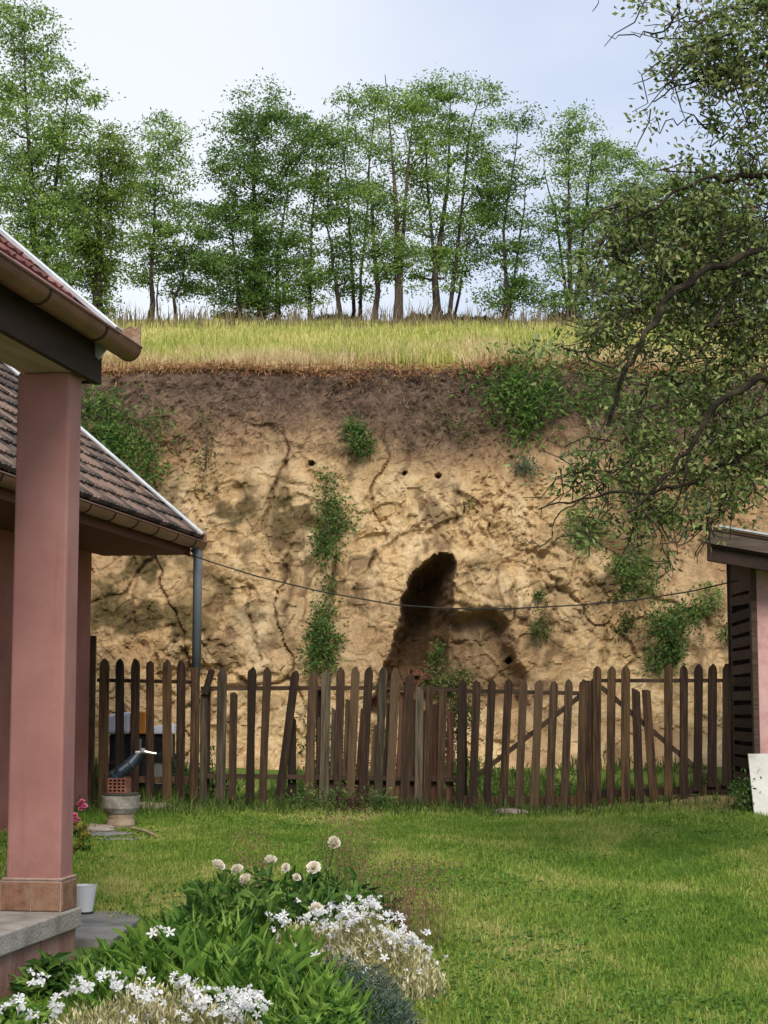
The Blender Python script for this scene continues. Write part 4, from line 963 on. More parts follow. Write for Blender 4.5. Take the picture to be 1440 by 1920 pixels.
# --- stones and loose pieces
def stone(px, Y, sx_, sy_, sz_, label, mat, s, cat='stone', name='stone'):
    o_ = G(px, Y); m = MB(); nu, nv = 12, 6
    r2 = np.random.default_rng(s)
    prof = []
    V = []; Fc = []
    for j in range(nv + 1):
        f_ = math.pi * j / nv
        for i in range(nu):
            t_ = 2 * math.pi * i / nu
            k_ = 1 + .22 * (vnoise(np.array(math.cos(t_) * 1.7 + s), np.array(math.sin(t_) * 1.7 + f_ * 1.3)) - .5) * 2
            V.append((sx_ * k_ * math.sin(f_) ** .6 * math.cos(t_), sy_ * k_ * math.sin(f_) ** .6 * math.sin(t_), sz_ * (.4 + math.cos(f_) * .9 * k_)))
    for j in range(nv):
        for i in range(nu):
            Fc.append((j * nu + i, (j + 1) * nu + i, (j + 1) * nu + (i + 1) % nu, j * nu + (i + 1) % nu))
    ob_ = m.add(V, Fc).build(name, mat); ob_.location = o_; return tag(ob_, label, cat)
M_STONE = material('pale_stone', (.15, .115, .085), (.25, .20, .155), (.33, .28, .225), scale=8, detail=8, rough=.95, bump=.6)
stone(961, 16.45, .17, .09, .045, 'flat pale stone lying under the low gate leaf', M_STONE, 3)
stone(1352, 17.0, .14, .10, .05, 'pale rubble lump at the foot of the slatted shed wall', M_STONE, 8)
stone(1326, 17.05, .09, .07, .035, 'small stone on the bare earth below the last gate pickets', M_STONE, 12)
stone(205, 14.55, .22, .16, .022, 'flat grey stepping stone below the planter', M_SLAB, 21)
stone(168, 14.75, .20, .15, .05, 'pinkish flat stone between the planter and the house wall', M_STONE, 25)
stone(228, 14.15, .16, .10, .016, 'thin grey stepping stone nearest to us before the planter', M_SLAB, 30)
stone(305, 16.7, .12, .05, .05, 'pale block lying at the foot of the left gate', M_STONE, 33)
stone(275, 16.72, .10, .05, .06, 'pale block beside the planter at the gate foot', M_STONE, 37)
a, c = G(247, 14.85, .02), G(292, 14.3, .02)
tag(MB().tube([a, (a + c) / 2 + Vector((0, 0, .012)), c], .012, 7).build('stick', material('pale_wood', (.30, .24, .15), (.42, .35, .23), scale=6)), 'pale wooden stick lying in the grass right of the planter', 'stick')
# fallen bricks inside the hollow
for k, (px, py, rz) in enumerate([(786, 1262, 20), (806, 1268, -15), (775, 1278, 50)]):
    p = on_cliff(px, py, .02); me = MB().box((-.11, -.06, -.035), (.11, .06, .035)).build('brick', M_BRICK, bevel=.004)
    me.location = p + Vector((0, .05, 0)); me.rotation_euler = (R(8 * k), R(5), R(rz))
    tag(me, ['upper red brick lodged in the dark hollow of the cliff', 'right red brick in the hollow behind the pickets', 'lowest red brick in the hollow behind the fence tops'][k], 'brick')

# ================================================================== TREES
def ell_points(ells, Y, dens, dep=1.0, r=None):
    """clump centres inside ellipses given in photo pixels at depth Y"""
    r = r or rng; out = []
    for e_ in ells:
        cx_, cy_, rx, ry = e_[:4]; k = e_[4] if len(e_) > 4 else 1.0
        n = max(2, int(rx * ry * dens * k))
        for _ in range(n):
            while True:
                a, b_, c_ = r.uniform(-1, 1, 3)
                if a * a + b_ * b_ + c_ * c_ < 1: break
            out.append(P(cx_ + rx * a, cy_ + ry * b_, Y + c_ * dep * min(rx, ry * 1.3) / F * Y))
    return out
def grow(mb, trunks, clumps, rmin, sides=5, wig=.12, rmax=1.0):
    """trunks: list of (points, radii); every clump is joined to the nearest lower node by a bent branch"""
    nodes = []
    for pts, rad in trunks:
        mb.tube(pts, rad, 8)
        for (p0, r0), (p1, r1) in zip(zip(pts[:-1], rad[:-1]), zip(pts[1:], rad[1:])):
            for t in np.linspace(0, 1, 6)[:-1]:
                nodes.append((p0.lerp(p1, t), r0 + (r1 - r0) * t))
        nodes.append((pts[-1], rad[-1]))
    start = trunks[0][0][0]
    zlow = min(n_[0].z for n_ in nodes) + .18 * (max(n_[0].z for n_ in nodes) - min(n_[0].z for n_ in nodes))
    NP = [n_ for n_ in nodes if n_[0].z > zlow] or nodes
    arr = np.array([tuple(n_[0]) for n_ in NP]); rad_ = [n_[1] for n_ in NP]
    cvs = np.array([tuple(c) for c in clumps]); order = np.argsort(np.linalg.norm(cvs[:, None, :] - arr[None, :200, :], axis=2).min(1))
    for i in order:
        c = clumps[i]; cv = np.array(tuple(c))
        dv = cv - arr; dist = np.linalg.norm(dv, axis=1); hor = np.hypot(dv[:, 0], dv[:, 1])
        cost = dist + 1.6 * np.maximum(0, .35 * hor - dv[:, 2])
        j = int(np.argmin(cost)); p0 = Vector(arr[j]); L_ = (c - p0).length
        r0 = max(min(rad_[j] * .6, rmax), rmin)
        m1 = p0.lerp(c, .35) + Vector((rng.normal(), rng.normal(), rng.normal() * .5)) * L_ * wig * .6 + Vector((0, 0, -.06 * L_))
        m2 = p0.lerp(c, .7) + Vector((rng.normal(), rng.normal(), rng.normal() * .5)) * L_ * wig
        pts = [p0, m1, m2, c]; rr = [r0, r0 * .8 + rmin * .2, r0 * .45 + rmin * .5, rmin]
        mb.tube(pts, rr, sides, cap=False)
        arr = np.concatenate([arr, np.array([tuple(m1), tuple(m2), tuple(c)])]); rad_ += rr[1:]
def foliage(clumps, per, R_, flat, Ln, Wd, r=None, droop=.15, fold=.15):
    r = r or rng
    C0 = np.array([tuple(c) for c in clumps]); n = len(C0) * per
    sc = np.repeat(r.uniform(.55, 1.35, len(C0)), per)[:, None]
    C = np.repeat(C0, per, 0) + r.normal(size=(n, 3)) * np.array([1, 1, flat]) * R_ * sc
    D = C - np.repeat(C0, per, 0); D = unit(D) * .8 + r.normal(size=(n, 3)) * .7; D[:, 2] -= droop
    return leaves(C, D, Ln * r.uniform(.6, 1.3, n), Wd * r.uniform(.7, 1.25, n), fold, r)

def leafmat(name, a, b_, c_, trans=.46, sc=.9):
    return material(name, a, b_, c_, scale=sc, detail=3, island=1.1, trans=trans, rough=.6, spec=.3, coords='World', lo=.3, hi=.7)
M_AC = [leafmat('acacia_leaf_fresh', (.095, .19, .032), (.195, .33, .058), (.36, .49, .13)),
        leafmat('acacia_leaf_deep', (.060, .135, .026), (.13, .24, .044), (.24, .37, .09)),
        leafmat('acacia_leaf_yellow', (.10, .175, .028), (.185, .285, .046), (.31, .40, .095))]
M_BARK = material('acacia_bark', (.022, .018, .014), (.048, .038, .030), (.09, .072, .058), scale=5, stretch=(3, 3, .5), rough=.95, bump=.6, coords='World')
M_BARKB = material('brown_bark', (.045, .033, .025), (.095, .068, .052), (.15, .115, .09), scale=5, stretch=(3, 3, .5), rough=.95, bump=.6, coords='World')
YT0 = 56.0
def acacia(label, trunks, ells, var=0, low=None, Y=YT0, dens=.0100, per=72, flat=.34, bark=None, wpx=9, leaf=.115, R_=.225, name='acacia_tree'):
    px0, py0 = trunks[0][0][0]
    low = low if low is not None else [(px0 + rng.uniform(-26, 26), rng.uniform(440, 480), 38, 24, .7), (px0 + rng.uniform(-24, 24), rng.uniform(500, 550), 40, 20, .9), (px0 + rng.uniform(-24, 24), rng.uniform(360, 420), 36, 26, .7)]
    tr = []
    org = None
    for path, w_ in trunks:
        pts = []
        for k, q in enumerate(path):
            p = P(q[0], q[1], Y + (0 if k == 0 else rng.normal() * .25)); pts.append(p)
        g0 = pts[0].copy(); g0.z = float(hill_at(np.array([g0.x]), np.array([g0.y]))[0]) - .15
        pts = [g0] + pts[1:] if pts[0].z > g0.z - 3 else pts
        if org is None: org = g0
        full = []
        for p0, p1 in zip(pts[:-1], pts[1:]):
            full += [p0, p0.lerp(p1, .5) + Vector((rng.normal() * .06, rng.normal() * .06, 0))]
        full.append(pts[-1]); n = len(full)
        r0 = w_ * .40 / F * Y
        rad = [r0 * (1.25 if i == 0 else 1.0) * (1 - i / (n - 1)) ** 1.25 + .013 for i in range(n)]
        tr.append((full, rad))
    t = empty(name, org, label, 'tree', 'row of acacias on the hill crest')
    cl = ell_points(ells + low, Y, dens)
    mb = MB()
    m2 = MB()
    for pts, rad in tr:
        m2.tube(pts, rad, 9)
    grow(mb, tr, cl, .011, 5, .13, .06)
    m2.build('trunk', bark or M_BARK, t, org=org); mb.build('branches', bark or M_BARK, t, org=org)
    V, T = foliage(cl, per, R_, flat, leaf, leaf * .48)
    tag(npmesh('crown', V, T, M_AC[var], t, org=org), kind='stuff')
    return t
acacia('tallest acacia at the far left with airy crown above the porch roof', [([(70, 640), (62, 420), (50, 220), (45, 60)], 22), ([(66, 500), (110, 300), (130, 160)], 10)],
       [(60, 60, 60, 60, .6), (20, 130, 70, 80, .8), (100, 150, 60, 60, .6), (150, 190, 45, 55, .55), (50, 240, 90, 80, 1), (130, 270, 60, 60, .9), (40, 350, 90, 80, 1.2), (110, 390, 80, 70, 1.1), (40, 470, 90, 70, 1), (95, 520, 70, 60, .9), (20, 30, 60, 50, .7)], 0, Y=50, per=60)
acacia('stout yellowish tree clad in leaves just right of the porch roof ridge', [([(184, 640), (186, 480), (190, 330), (186, 250)], 26)],
       [(195, 290, 50, 60, 1.2), (210, 380, 50, 60, 1.1), (160, 400, 60, 70, 1.1), (190, 470, 40, 50, 1.4), (186, 545, 20, 60, 2.4), (140, 490, 60, 60, .9), (215, 330, 45, 50)], 2, Y=52)
acacia('slim acacia with bare lower trunk beyond the end of the porch gutter', [([(280, 614), (283, 520), (290, 400), (300, 260)], 14)],
       [(300, 245, 55, 35, .8), (330, 290, 40, 50, .8), (262, 310, 45, 50), (300, 350, 60, 45), (290, 410, 65, 40), (275, 460, 50, 35, 1), (330, 430, 40, 40, .8), (250, 510, 35, 25, .6)], 0)
acacia('small low acacia with twin thin stems left of the dense bushy tree', [([(330, 614), (326, 560), (345, 480), (355, 420)], 9), ([(303, 614), (294, 560), (300, 500)], 5)],
       [(345, 500, 45, 40), (375, 455, 40, 40), (335, 545, 40, 22), (375, 545, 30, 25, .8), (385, 400, 40, 45, .7)], 1, Y=57)
acacia('broad dense bushy acacia with foliage down to the grass', [([(492, 608), (482, 470), (474, 330), (488, 200)], 20), ([(450, 608), (440, 480), (425, 380)], 12), ([(522, 606), (520, 480), (545, 330)], 12)],
       [(490, 190, 60, 40, .8), (450, 260, 55, 55), (540, 255, 60, 55), (490, 330, 90, 55, 1.1), (425, 400, 50, 45, .8), (500, 430, 80, 55, 1.0), (440, 500, 80, 50, 1.3), (520, 520, 65, 60, 1.3), (470, 570, 75, 32, 1.5), (400, 520, 35, 35, .9), (420, 310, 40, 40, .6)], 1, per=100)
acacia('slender acacia right of the dense bushy tree with thin straight stem', [([(580, 606), (583, 500), (590, 360), (602, 260)], 8)],
       [(605, 250, 40, 35), (580, 320, 40, 50), (605, 390, 35, 35, .8), (575, 450, 40, 30, .8), (595, 510, 40, 28, .9), (570, 560, 35, 22)], 0)
acacia('dark stemmed acacia with kinked trunk left of the grey twiggy one', [([(634, 606), (632, 550), (624, 500), (612, 420), (618, 320)], 12)],
       [(625, 300, 40, 40), (645, 360, 35, 35, .8), (610, 420, 30, 30, .6), (640, 470, 35, 25, .7), (650, 530, 30, 22, .6)], 1)
acacia('acacia of two thin stems rising close together left of centre', [([(658, 606), (662, 540), (655, 420), (645, 300), (655, 180)], 9), ([(676, 606), (676, 520), (688, 400), (690, 260)], 8)],
       [(660, 195, 40, 35, .8), (640, 255, 40, 40, .8), (690, 225, 35, 40, .8), (660, 330, 40, 40, .8), (690, 420, 35, 30, .5), (650, 400, 36, 36, .7), (660, 470, 40, 26, .6), (640, 540, 40, 20, .6)], 0, Y=57.5)
acacia('half dead grey acacia full of bare twigs near the middle', [([(703, 606), (709, 545), (700, 440), (690, 330), (705, 180)], 15)],
       [(705, 180, 35, 30, .5), (690, 290, 45, 50, .6), (680, 400, 40, 60, .5), (700, 480, 40, 50, .5), (720, 380, 40, 60, .5)], 1, per=44, bark=M_BARKB, Y=55)
acacia('thickest brown trunked acacia in the middle of the row', [([(745, 604), (747, 500), (743, 390), (736, 300), (722, 140)], 22), ([(743, 400), (765, 310), (775, 220)], 11)],
       [(735, 190, 50, 40, .8), (775, 215, 45, 50, .9), (720, 290, 40, 40, .7), (780, 300, 45, 50, .8), (760, 400, 45, 35, .6), (730, 440, 40, 30, .6), (765, 545, 28, 14, .5), (700, 360, 40, 30, .7), (770, 470, 40, 30, .6), (720, 520, 40, 22, .5)], 0, bark=M_BARKB, Y=54.5)
acacia('tall wide crowned acacia with flared dark foot right of the brown trunk', [([(812, 606), (815, 520), (832, 400), (842, 290), (848, 150)], 19), ([(826, 440), (800, 330), (790, 220)], 9), ([(838, 330), (880, 250), (900, 180)], 8)],
       [(850, 165, 60, 32, .8), (800, 200, 50, 50), (900, 185, 40, 30, .7), (880, 245, 55, 45), (825, 265, 60, 45), (890, 310, 45, 40, .8), (800, 330, 45, 40, .8), (790, 420, 40, 22, .7), (860, 420, 50, 28, .8), (835, 490, 45, 26, .7), (800, 470, 40, 26, .6), (850, 350, 50, 36, .7), (830, 540, 34, 14, .4)], 0, Y=55.5)
acacia('thin leaning acacia between the flared one and the leafy low one', [([(853, 606), (862, 550), (874, 480), (882, 400)], 7)],
       [(890, 455, 40, 35), (870, 500, 30, 25, .8), (905, 400, 35, 35, .9), (860, 540, 25, 16, .7)], 1, Y=58)
acacia('leafy acacia with dark dense side clumps and low skirts of leaves', [([(940, 606), (950, 540), (944, 430), (960, 330), (972, 230)], 11), ([(948, 540), (975, 440), (985, 350)], 7)],
       [(970, 235, 40, 45, .6), (930, 350, 45, 35, 1.6), (920, 395, 40, 35, 1.4), (975, 330, 40, 40, .7), (960, 480, 65, 28, 1), (990, 545, 60, 30, 1.2), (930, 565, 45, 24, 1.2), (1000, 430, 45, 40, .9), (910, 300, 35, 40, .7)], 1)
acacia('pale airy acacia with upswept fork before the near orchard branches', [([(1072, 606), (1068, 480), (1066, 380), (1068, 220)], 14), ([(1068, 470), (1040, 390), (1020, 320)], 7), ([(1070, 440), (1105, 330), (1120, 260)], 7)],
       [(1072, 225, 40, 35, .8), (1110, 260, 40, 40, .8), (1045, 290, 45, 45, .8), (1090, 330, 55, 45, .9), (1140, 290, 40, 30, .7), (1050, 400, 55, 45, .8), (1110, 410, 55, 45, .8), (1070, 500, 65, 40, .9), (1060, 570, 75, 26, 1.2)], 0)
acacia('rounded acacia partly hidden behind the near orchard branches', [([(1160, 606), (1158, 480), (1165, 350)], 12)],
       [(1175, 310, 45, 40, .8), (1200, 350, 50, 50), (1150, 400, 50, 50), (1190, 450, 60, 50), (1150, 530, 60, 45, 1), (1230, 400, 50, 60)], 0, Y=57)
acacia('rightmost green tree of the crest behind the orchard tree', [([(1310, 612), (1312, 480), (1305, 360)], 14)],
       [(1300, 370, 70, 50), (1350, 440, 80, 60), (1260, 440, 60, 60), (1310, 520, 90, 50), (1400, 500, 70, 70), (1270, 560, 70, 35)], 1, Y=55)
# undergrowth along the crest
n = 16000
px = rng.uniform(360, 1460, n); d = vnoise(px / 34, px * 0, 29); k = (d > .28) & ((px > 560) | (d > .6)); px, d = px[k], d[k]
yy = 57.0 + rng.normal(0, .7, len(px)); xx = (px - 720) / F * yy
zz_ = hill_at(xx, yy)
hh = (.15 + .85 * d) * (.6 + .5 * sstep(880, 1000, px)) * rng.random(len(px)) ** 1.2
C = np.stack([xx, yy, zz_ + hh * .55], 1); D = rng.normal(size=C.shape) * .7 + np.array([0, 0, .6])
V, T = leaves(C, D, .16 * rng.uniform(.6, 1.4, len(px)), .07, .15)
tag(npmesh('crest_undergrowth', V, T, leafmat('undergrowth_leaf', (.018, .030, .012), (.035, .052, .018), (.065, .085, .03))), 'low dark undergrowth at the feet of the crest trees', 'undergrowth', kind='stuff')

# ---- near orchard tree, trunk just outside the frame on the right
M_ORB = material('orchard_bark', (.022, .016, .012), (.055, .042, .030), (.12, .095, .055), scale=7, detail=8, rough=.95, bump=.7, coords='World')
M_ORL = leafmat('orchard_leaf', (.080, .135, .028), (.21, .285, .074), (.42, .48, .18), trans=.45, sc=3)
M_ORS = leafmat('orchard_leaf_pale', (.10, .135, .07), (.17, .21, .12), (.26, .29, .19), trans=.3, sc=3)
M_ORD = leafmat('orchard_leaf_dry', (.10, .060, .026), (.17, .105, .045), (.24, .16, .07), trans=.3, sc=3)
YO = 11.2
def orb(pts, w0, w1):
    pts = [P(*q) for q in pts]; full = []
    for p0, p1 in zip(pts[:-1], pts[1:]):
        for t in (0, .25, .5, .75):
            full.append(p0.lerp(p1, t) + (Vector(rng.normal(size=3)) * .016 if t else Vector()))
    full.append(pts[-1]); n = len(full)
    return full, [((w0 + (w1 - w0) * (i / (n - 1)) ** .7) / 2) / F * YO * .72 * (1 + .16 * rng.normal()) for i in range(n)]
ob0 = G(1650, YO)
tp = [ob0 - Vector((0, 0, .1)), P(1645, 1500, YO), P(1630, 1150, YO), P(1590, 850, YO), P(1560, 520, YO), P(1540, 200, YO), P(1500, -150, YO), P(1460, -420, YO)]
limbs = [(tp, [.19, .15, .135, .12, .095, .07, .045, .02]),
         orb([(1590, 850, 11.2), (1500, 730, 11.0), (1425, 705, 10.9), (1345, 755, 10.8), (1300, 830, 10.7), (1245, 895, 10.7), (1180, 960, 10.6)], 30, 6),
         orb([(1600, 930, 11.2), (1480, 850, 11.3), (1395, 846, 11.2), (1300, 905, 11.1), (1190, 925, 11.0), (1090, 935, 10.9), (1010, 955, 10.9)], 22, 3),
         orb([(1560, 560, 11.2), (1440, 470, 11.0), (1330, 500, 10.8), (1240, 570, 10.6), (1205, 640, 10.5), (1165, 710, 10.5), (1140, 800, 10.5)], 30, 8),
         orb([(1205, 640, 10.5), (1150, 690, 10.4), (1080, 660, 10.4), (1040, 650, 10.4)], 9, 3),
         orb([(1440, 470, 11.0), (1370, 540, 10.9), (1330, 640, 10.8), (1320, 720, 10.8)], 14, 5),
         orb([(1545, 260, 11.2), (1440, 170, 11.2), (1350, 140, 11.2), (1270, 160, 11.2), (1222, 190, 11.2)], 18, 3),
         orb([(1520, 60, 11.2), (1400, 0, 11.4), (1280, -20, 11.4), (1255, 50, 11.4), (1200, 70, 11.4), (1140, 66, 11.4)], 15, 2.5),
         orb([(1280, -20, 11.4), (1260, 40, 11.4), (1242, 80, 11.4), (1210, 110, 11.4)], 6, 2),
         orb([(1200, -40, 11.4), (1122, -5, 11.4), (1110, 22, 11.4)], 5, 2),
         orb([(1350, 250, 11.3), (1300, 215, 11.3), (1270, 235, 11.3), (1235, 232, 11.3), (1215, 220, 11.3)], 7, 2),
         orb([(1550, 400, 11.2), (1440, 330, 11.1), (1340, 330, 11.0), (1250, 370, 10.9), (1160, 420, 10.8)], 24, 4),
         orb([(1300, 830, 10.7), (1260, 960, 10.6), (1270, 1040, 10.6)], 7, 2), orb([(1380, 870, 11.2), (1350, 950, 11.1), (1330, 1010, 11.1)], 7, 3),
         orb([(1190, 925, 11.0), (1240, 1000, 10.9), (1262, 1080, 10.9)], 5, 2), orb([(1090, 935, 10.9), (1040, 975, 10.8), (1035, 1010, 10.8), (1010, 1022, 10.8), (985, 1010, 10.8)], 4, 2)]
oells = [(1390, 40, 130, 80, 1.2), (1330, 120, 90, 60, 1.1), (1390, 180, 90, 60, 1.0), (1240, 5, 70, 16, .8), (1250, 140, 34, 24, .8), (1225, 222, 18, 22, 1.2), (1330, 235, 50, 26, .7),
         (1300, 310, 60, 34, .8), (1400, 300, 80, 60, .9), (1280, 390, 110, 50, 1.2), (1390, 390, 100, 70, 1.2), (1180, 410, 60, 45, 1.1), (1140, 470, 50, 40, 1), (1240, 480, 120, 60, 1.3), (1370, 490, 120, 70, 1.4),
         (1130, 530, 55, 40, .9), (1190, 570, 90, 45, 1.1), (1300, 570, 110, 55, 1.2), (1410, 600, 70, 80, 1.2), (1080, 640, 50, 26, 1), (1130, 620, 50, 30, .9), (1030, 650, 22, 10, 1), (1230, 640, 80, 40, .7), (1330, 660, 90, 50, .8),
         (1060, 690, 50, 30, .7), (1150, 700, 50, 40, .6), (1280, 720, 100, 40, .9), (1390, 720, 80, 60, 1), (1170, 790, 70, 45, .8), (1270, 800, 90, 50, .9), (1380, 800, 90, 60, .9), (1130, 850, 60, 36, .8), (1220, 870, 90, 45, 1.1),
         (1330, 880, 90, 50, 1.0), (1110, 905, 55, 24, 1.1), (1060, 915, 30, 14, .9), (1190, 945, 80, 34, 1.1), (1300, 960, 60, 36, .8), (1410, 890, 60, 60, 1.0), (1390, 950, 50, 20, .8), (1110, 985, 40, 36, .9), (1190, 1010, 40, 40, .7), (1235, 1050, 30, 26, .6)]
off = [(1560, 100, 150, 150, .35), (1650, 400, 150, 200, .3), (1560, 650, 120, 150, .35), (1800, 300, 200, 260, .15), (1500, -200, 220, 160, .3), (1750, 700, 160, 180, .2)]
oells = [(a_, b_, c_, e_, k_ * (.55 if 200 < b_ < 330 else .72 if b_ < 200 else .62 if b_ > 640 else .80)) for a_, b_, c_, e_, k_ in oells]
ocl = ell_points(oells, YO, .0070, 1.1); ocl2 = ell_points(off, YO, .0060, 1.3)
orch = empty('orchard_tree', ob0, 'large near fruit tree with crooked dark limbs reaching in from the right', 'tree')
mt, mb = MB(), MB()
for pts, rad in limbs:
    mt.tube(pts, rad, 8)
grow(mb, limbs, ocl + ocl2, .0032, 4, .2, .010)
for k in range(700):                                    # thin bare drooping twigs
    c = ocl[int(rng.integers(len(ocl)))]; L_ = rng.uniform(.12, .45); v = Vector((rng.normal() * .6 - .3, rng.normal() * .4, rng.normal() * .4 - .55)).normalized() * L_
    s_ = Vector(rng.normal(size=3)) * L_ * .12
    mb.tube([c - v * .3, c + v * .2 + s_, c + v * .6 - s_ * .4, c + v * .9 + Vector((0, 0, .1 * L_))], [.0055, .0046, .0036, .0024], 4, cap=False)
mt.build('trunk', M_ORB, orch, org=ob0); mb.build('twigs', M_ORB, orch, org=ob0)
V, T = foliage(ocl, 26, .060, .85, .047, .024, droop=.1); tag(npmesh('crown', V, T, M_ORL, orch, org=ob0), kind='stuff')
V, T = foliage(ocl2, 15, .14, .9, .075, .036, droop=.1); tag(npmesh('outer_crown', V, T, M_ORL, orch, org=ob0), kind='stuff')
sub = [c for c in ocl if rng.random() < .40]
V, T = foliage(sub, 8, .085, .85, .050, .021, droop=0); tag(npmesh('pale_leaves', V, T, M_ORS, orch, org=ob0), kind='stuff')
sub = [c for c in ocl if rng.random() < .30]
V, T = foliage(sub, 4, .08, .85, .046, .022, droop=.3); tag(npmesh('dry_leaves', V, T, M_ORD, orch, org=ob0), kind='stuff')
lm = leaf_mesh('leaf', .056, .027, M_ORL)
front = sorted(ocl, key=lambda c: c.y)[:220]
C = [c + Vector(rng.normal(size=3)) * .07 for c in front]; leaf_parts('leaf', lm, C, [Vector(rng.normal(size=3)) + Vector((-.2, 0, -.2)) for _ in C], orch, ob0)

# ================================================================== PLANTS ON THE CLIFF
M_SHR = [leafmat('shrub_leaf_green', (.045, .105, .022), (.095, .185, .038), (.18, .275, .07), sc=3), leafmat('shrub_leaf_olive', (.070, .092, .024), (.13, .155, .042), (.22, .23, .075), sc=3),
         leafmat('shrub_leaf_silver', (.09, .13, .075), (.15, .20, .12), (.22, .26, .17), sc=3), leafmat('shrub_leaf_bright', (.055, .13, .024), (.115, .225, .040), (.21, .32, .075), sc=3)]
M_STEM = material('shrub_stem', (.05, .038, .024), (.10, .08, .05), scale=8, coords='World')
def cliff_shrub(label, root, ells, var, dens=.02, per=34, R_=.075, leaf=.055, wd=.4, out=.10, name='shrub', flat=1.0, droop=.1):
    r0 = on_cliff(*root); t = empty(name, r0, label, 'shrub', 'shrubs growing on the cliff')
    cl = []
    for e_ in ells:
        cx_, cy_, rx, ry = e_[:4]; k = e_[4] if len(e_) > 4 else 1
        for _ in range(max(2, int(rx * ry * dens * k))):
            while True:
                a, b_ = rng.uniform(-1, 1, 2)
                if a * a + b_ * b_ < 1: break
            cl.append(on_cliff(cx_ + rx * a, cy_ + ry * b_, out * (.3 + 1.1 * rng.random())))
    tip = sorted(cl, key=lambda c: -c.z)[0]
    mb = MB(); grow(mb, [([r0 + Vector((0, .05, 0)), r0.lerp(tip, .4) + Vector((0, -.04, .0)), r0.lerp(tip, .8) + Vector((0, -.05, 0))], [.012, .009, .005])], cl, .003, 4, .15, .006)
    tag(mb.build('stems', M_STEM, t, org=r0), kind='stuff')
    V, T = foliage(cl, per, R_, flat, leaf, leaf * wd, droop=droop)
    tag(npmesh('foliage', V, T, M_SHR[var], t, org=r0), kind='stuff'); return t
cliff_shrub('large green bush on the cliff left, above the rear roof slope', (215, 900), [(190, 785, 40, 30, .6), (240, 800, 45, 30, .5), (195, 830, 50, 28, .8), (240, 850, 40, 36, .8), (272, 890, 26, 28, .9), (165, 760, 24, 26, .6), (290, 830, 30, 20, .4), (205, 745, 20, 22, .4), (310, 800, 20, 18, .3)], 3, .017, 28, .105, .075)
cliff_shrub('thin pale weeds hanging right of the large bush', (385, 880), [(385, 800, 14, 40, .5), (388, 870, 18, 30, .6), (350, 850, 20, 14, .4)], 1, .02, 18)
cliff_shrub('small dark green tuft under the dark soil left of centre', (680, 856), [(675, 815, 22, 24, .9), (683, 842, 16, 14, 1.2), (660, 790, 16, 14, .4)], 0, .03, 34, .06)
cliff_shrub('sparse olive tuft on the pale earth right of centre', (848, 836), [(845, 790, 26, 26, .5), (870, 810, 20, 22, .5), (790, 800, 16, 22, .3), (835, 760, 20, 16, .3)], 1, .02, 20)
cliff_shrub('upper part of the climbing green shrub on the cliff', (612, 1058), [(612, 930, 14, 40, .7), (635, 955, 24, 30, .8), (620, 1000, 26, 30, 1.1), (612, 1035, 22, 18, 1.1), (660, 970, 24, 12, .4), (606, 890, 8, 24, .5), (616, 1072, 6, 24, .3)], 0, .022, 34, .065)
cliff_shrub('lower green shrub of the climber, just above the fence', (600, 1262), [(606, 1150, 16, 30, 1), (602, 1195, 22, 32, 1.2), (596, 1238, 32, 26, 1.1), (628, 1200, 12, 24, .5), (620, 1105, 10, 20, .4)], 0, .022, 36, .065)
cliff_shrub('tall bright elder bush hanging from the rim right of centre', (985, 852), [(985, 700, 50, 24, .7), (960, 735, 40, 30, .7), (990, 760, 36, 34, .9), (984, 805, 20, 30, .9), (890, 715, 22, 16, .6), (910, 745, 20, 18, .7), (935, 775, 18, 18, .7), (1025, 725, 26, 36, .6), (1000, 672, 30, 16, .5), (950, 690, 20, 20, .5), (1040, 770, 20, 30, .4)], 3, .017, 30, .10, .085, .34)
cliff_shrub('silvery weed tuft below the bright elder bush', (988, 892), [(985, 868, 16, 18, 1.2), (995, 880, 14, 10, 1)], 2, .03, 26, .05, .06, .25)
cliff_shrub('small green tuft in the middle of the pale cliff slabs', (870, 965), [(870, 948, 12, 12, 1)], 1, .03, 18, .04, .04)
cliff_shrub('thin plant hanging above the cable, right of the hollow', (1012, 1110), [(1012, 1125, 7, 20, 1)], 0, .05, 20, .035, .045)
cliff_shrub('grassy tuft hanging below the cable, right of the hollow', (1014, 1160), [(1016, 1178, 14, 22, 1.2)], 1, .05, 26, .04, .075, .14, droop=1.2)
cliff_shrub('green growth behind the drooping orchard twigs', (1085, 1030), [(1085, 990, 18, 34, 1), (1100, 1010, 20, 20, .8)], 3, .025, 30, .06)
cliff_shrub('leafy growth in the gully right of the orchard twigs', (1180, 1110), [(1190, 1060, 30, 30, .8), (1170, 1090, 24, 26, .9), (1205, 1095, 24, 20, .8), (1150, 1050, 20, 20, .6)], 3, .02, 30, .07)
cliff_shrub('small olive clump right of the upright crack', (1172, 1185), [(1172, 1168, 18, 20, 1)], 1, .03, 28, .05)
cliff_shrub('upright green bush behind the tall gate leaf', (1255, 1262), [(1250, 1160, 30, 32, .9), (1262, 1195, 32, 34, 1.1), (1245, 1235, 28, 26, 1.1), (1285, 1150, 20, 24, .6)], 0, .02, 36, .07)
cliff_shrub('yellow green spray above the shed side of the cliff', (1318, 1165), [(1325, 1125, 20, 22, .9), (1310, 1150, 22, 14, .9), (1340, 1110, 10, 14, .8)], 3, .025, 28, .05)
cliff_shrub('tiny dark tuft next to the shed post', (1362, 1196), [(1362, 1182, 12, 16, 1)], 0, .03, 26, .04)
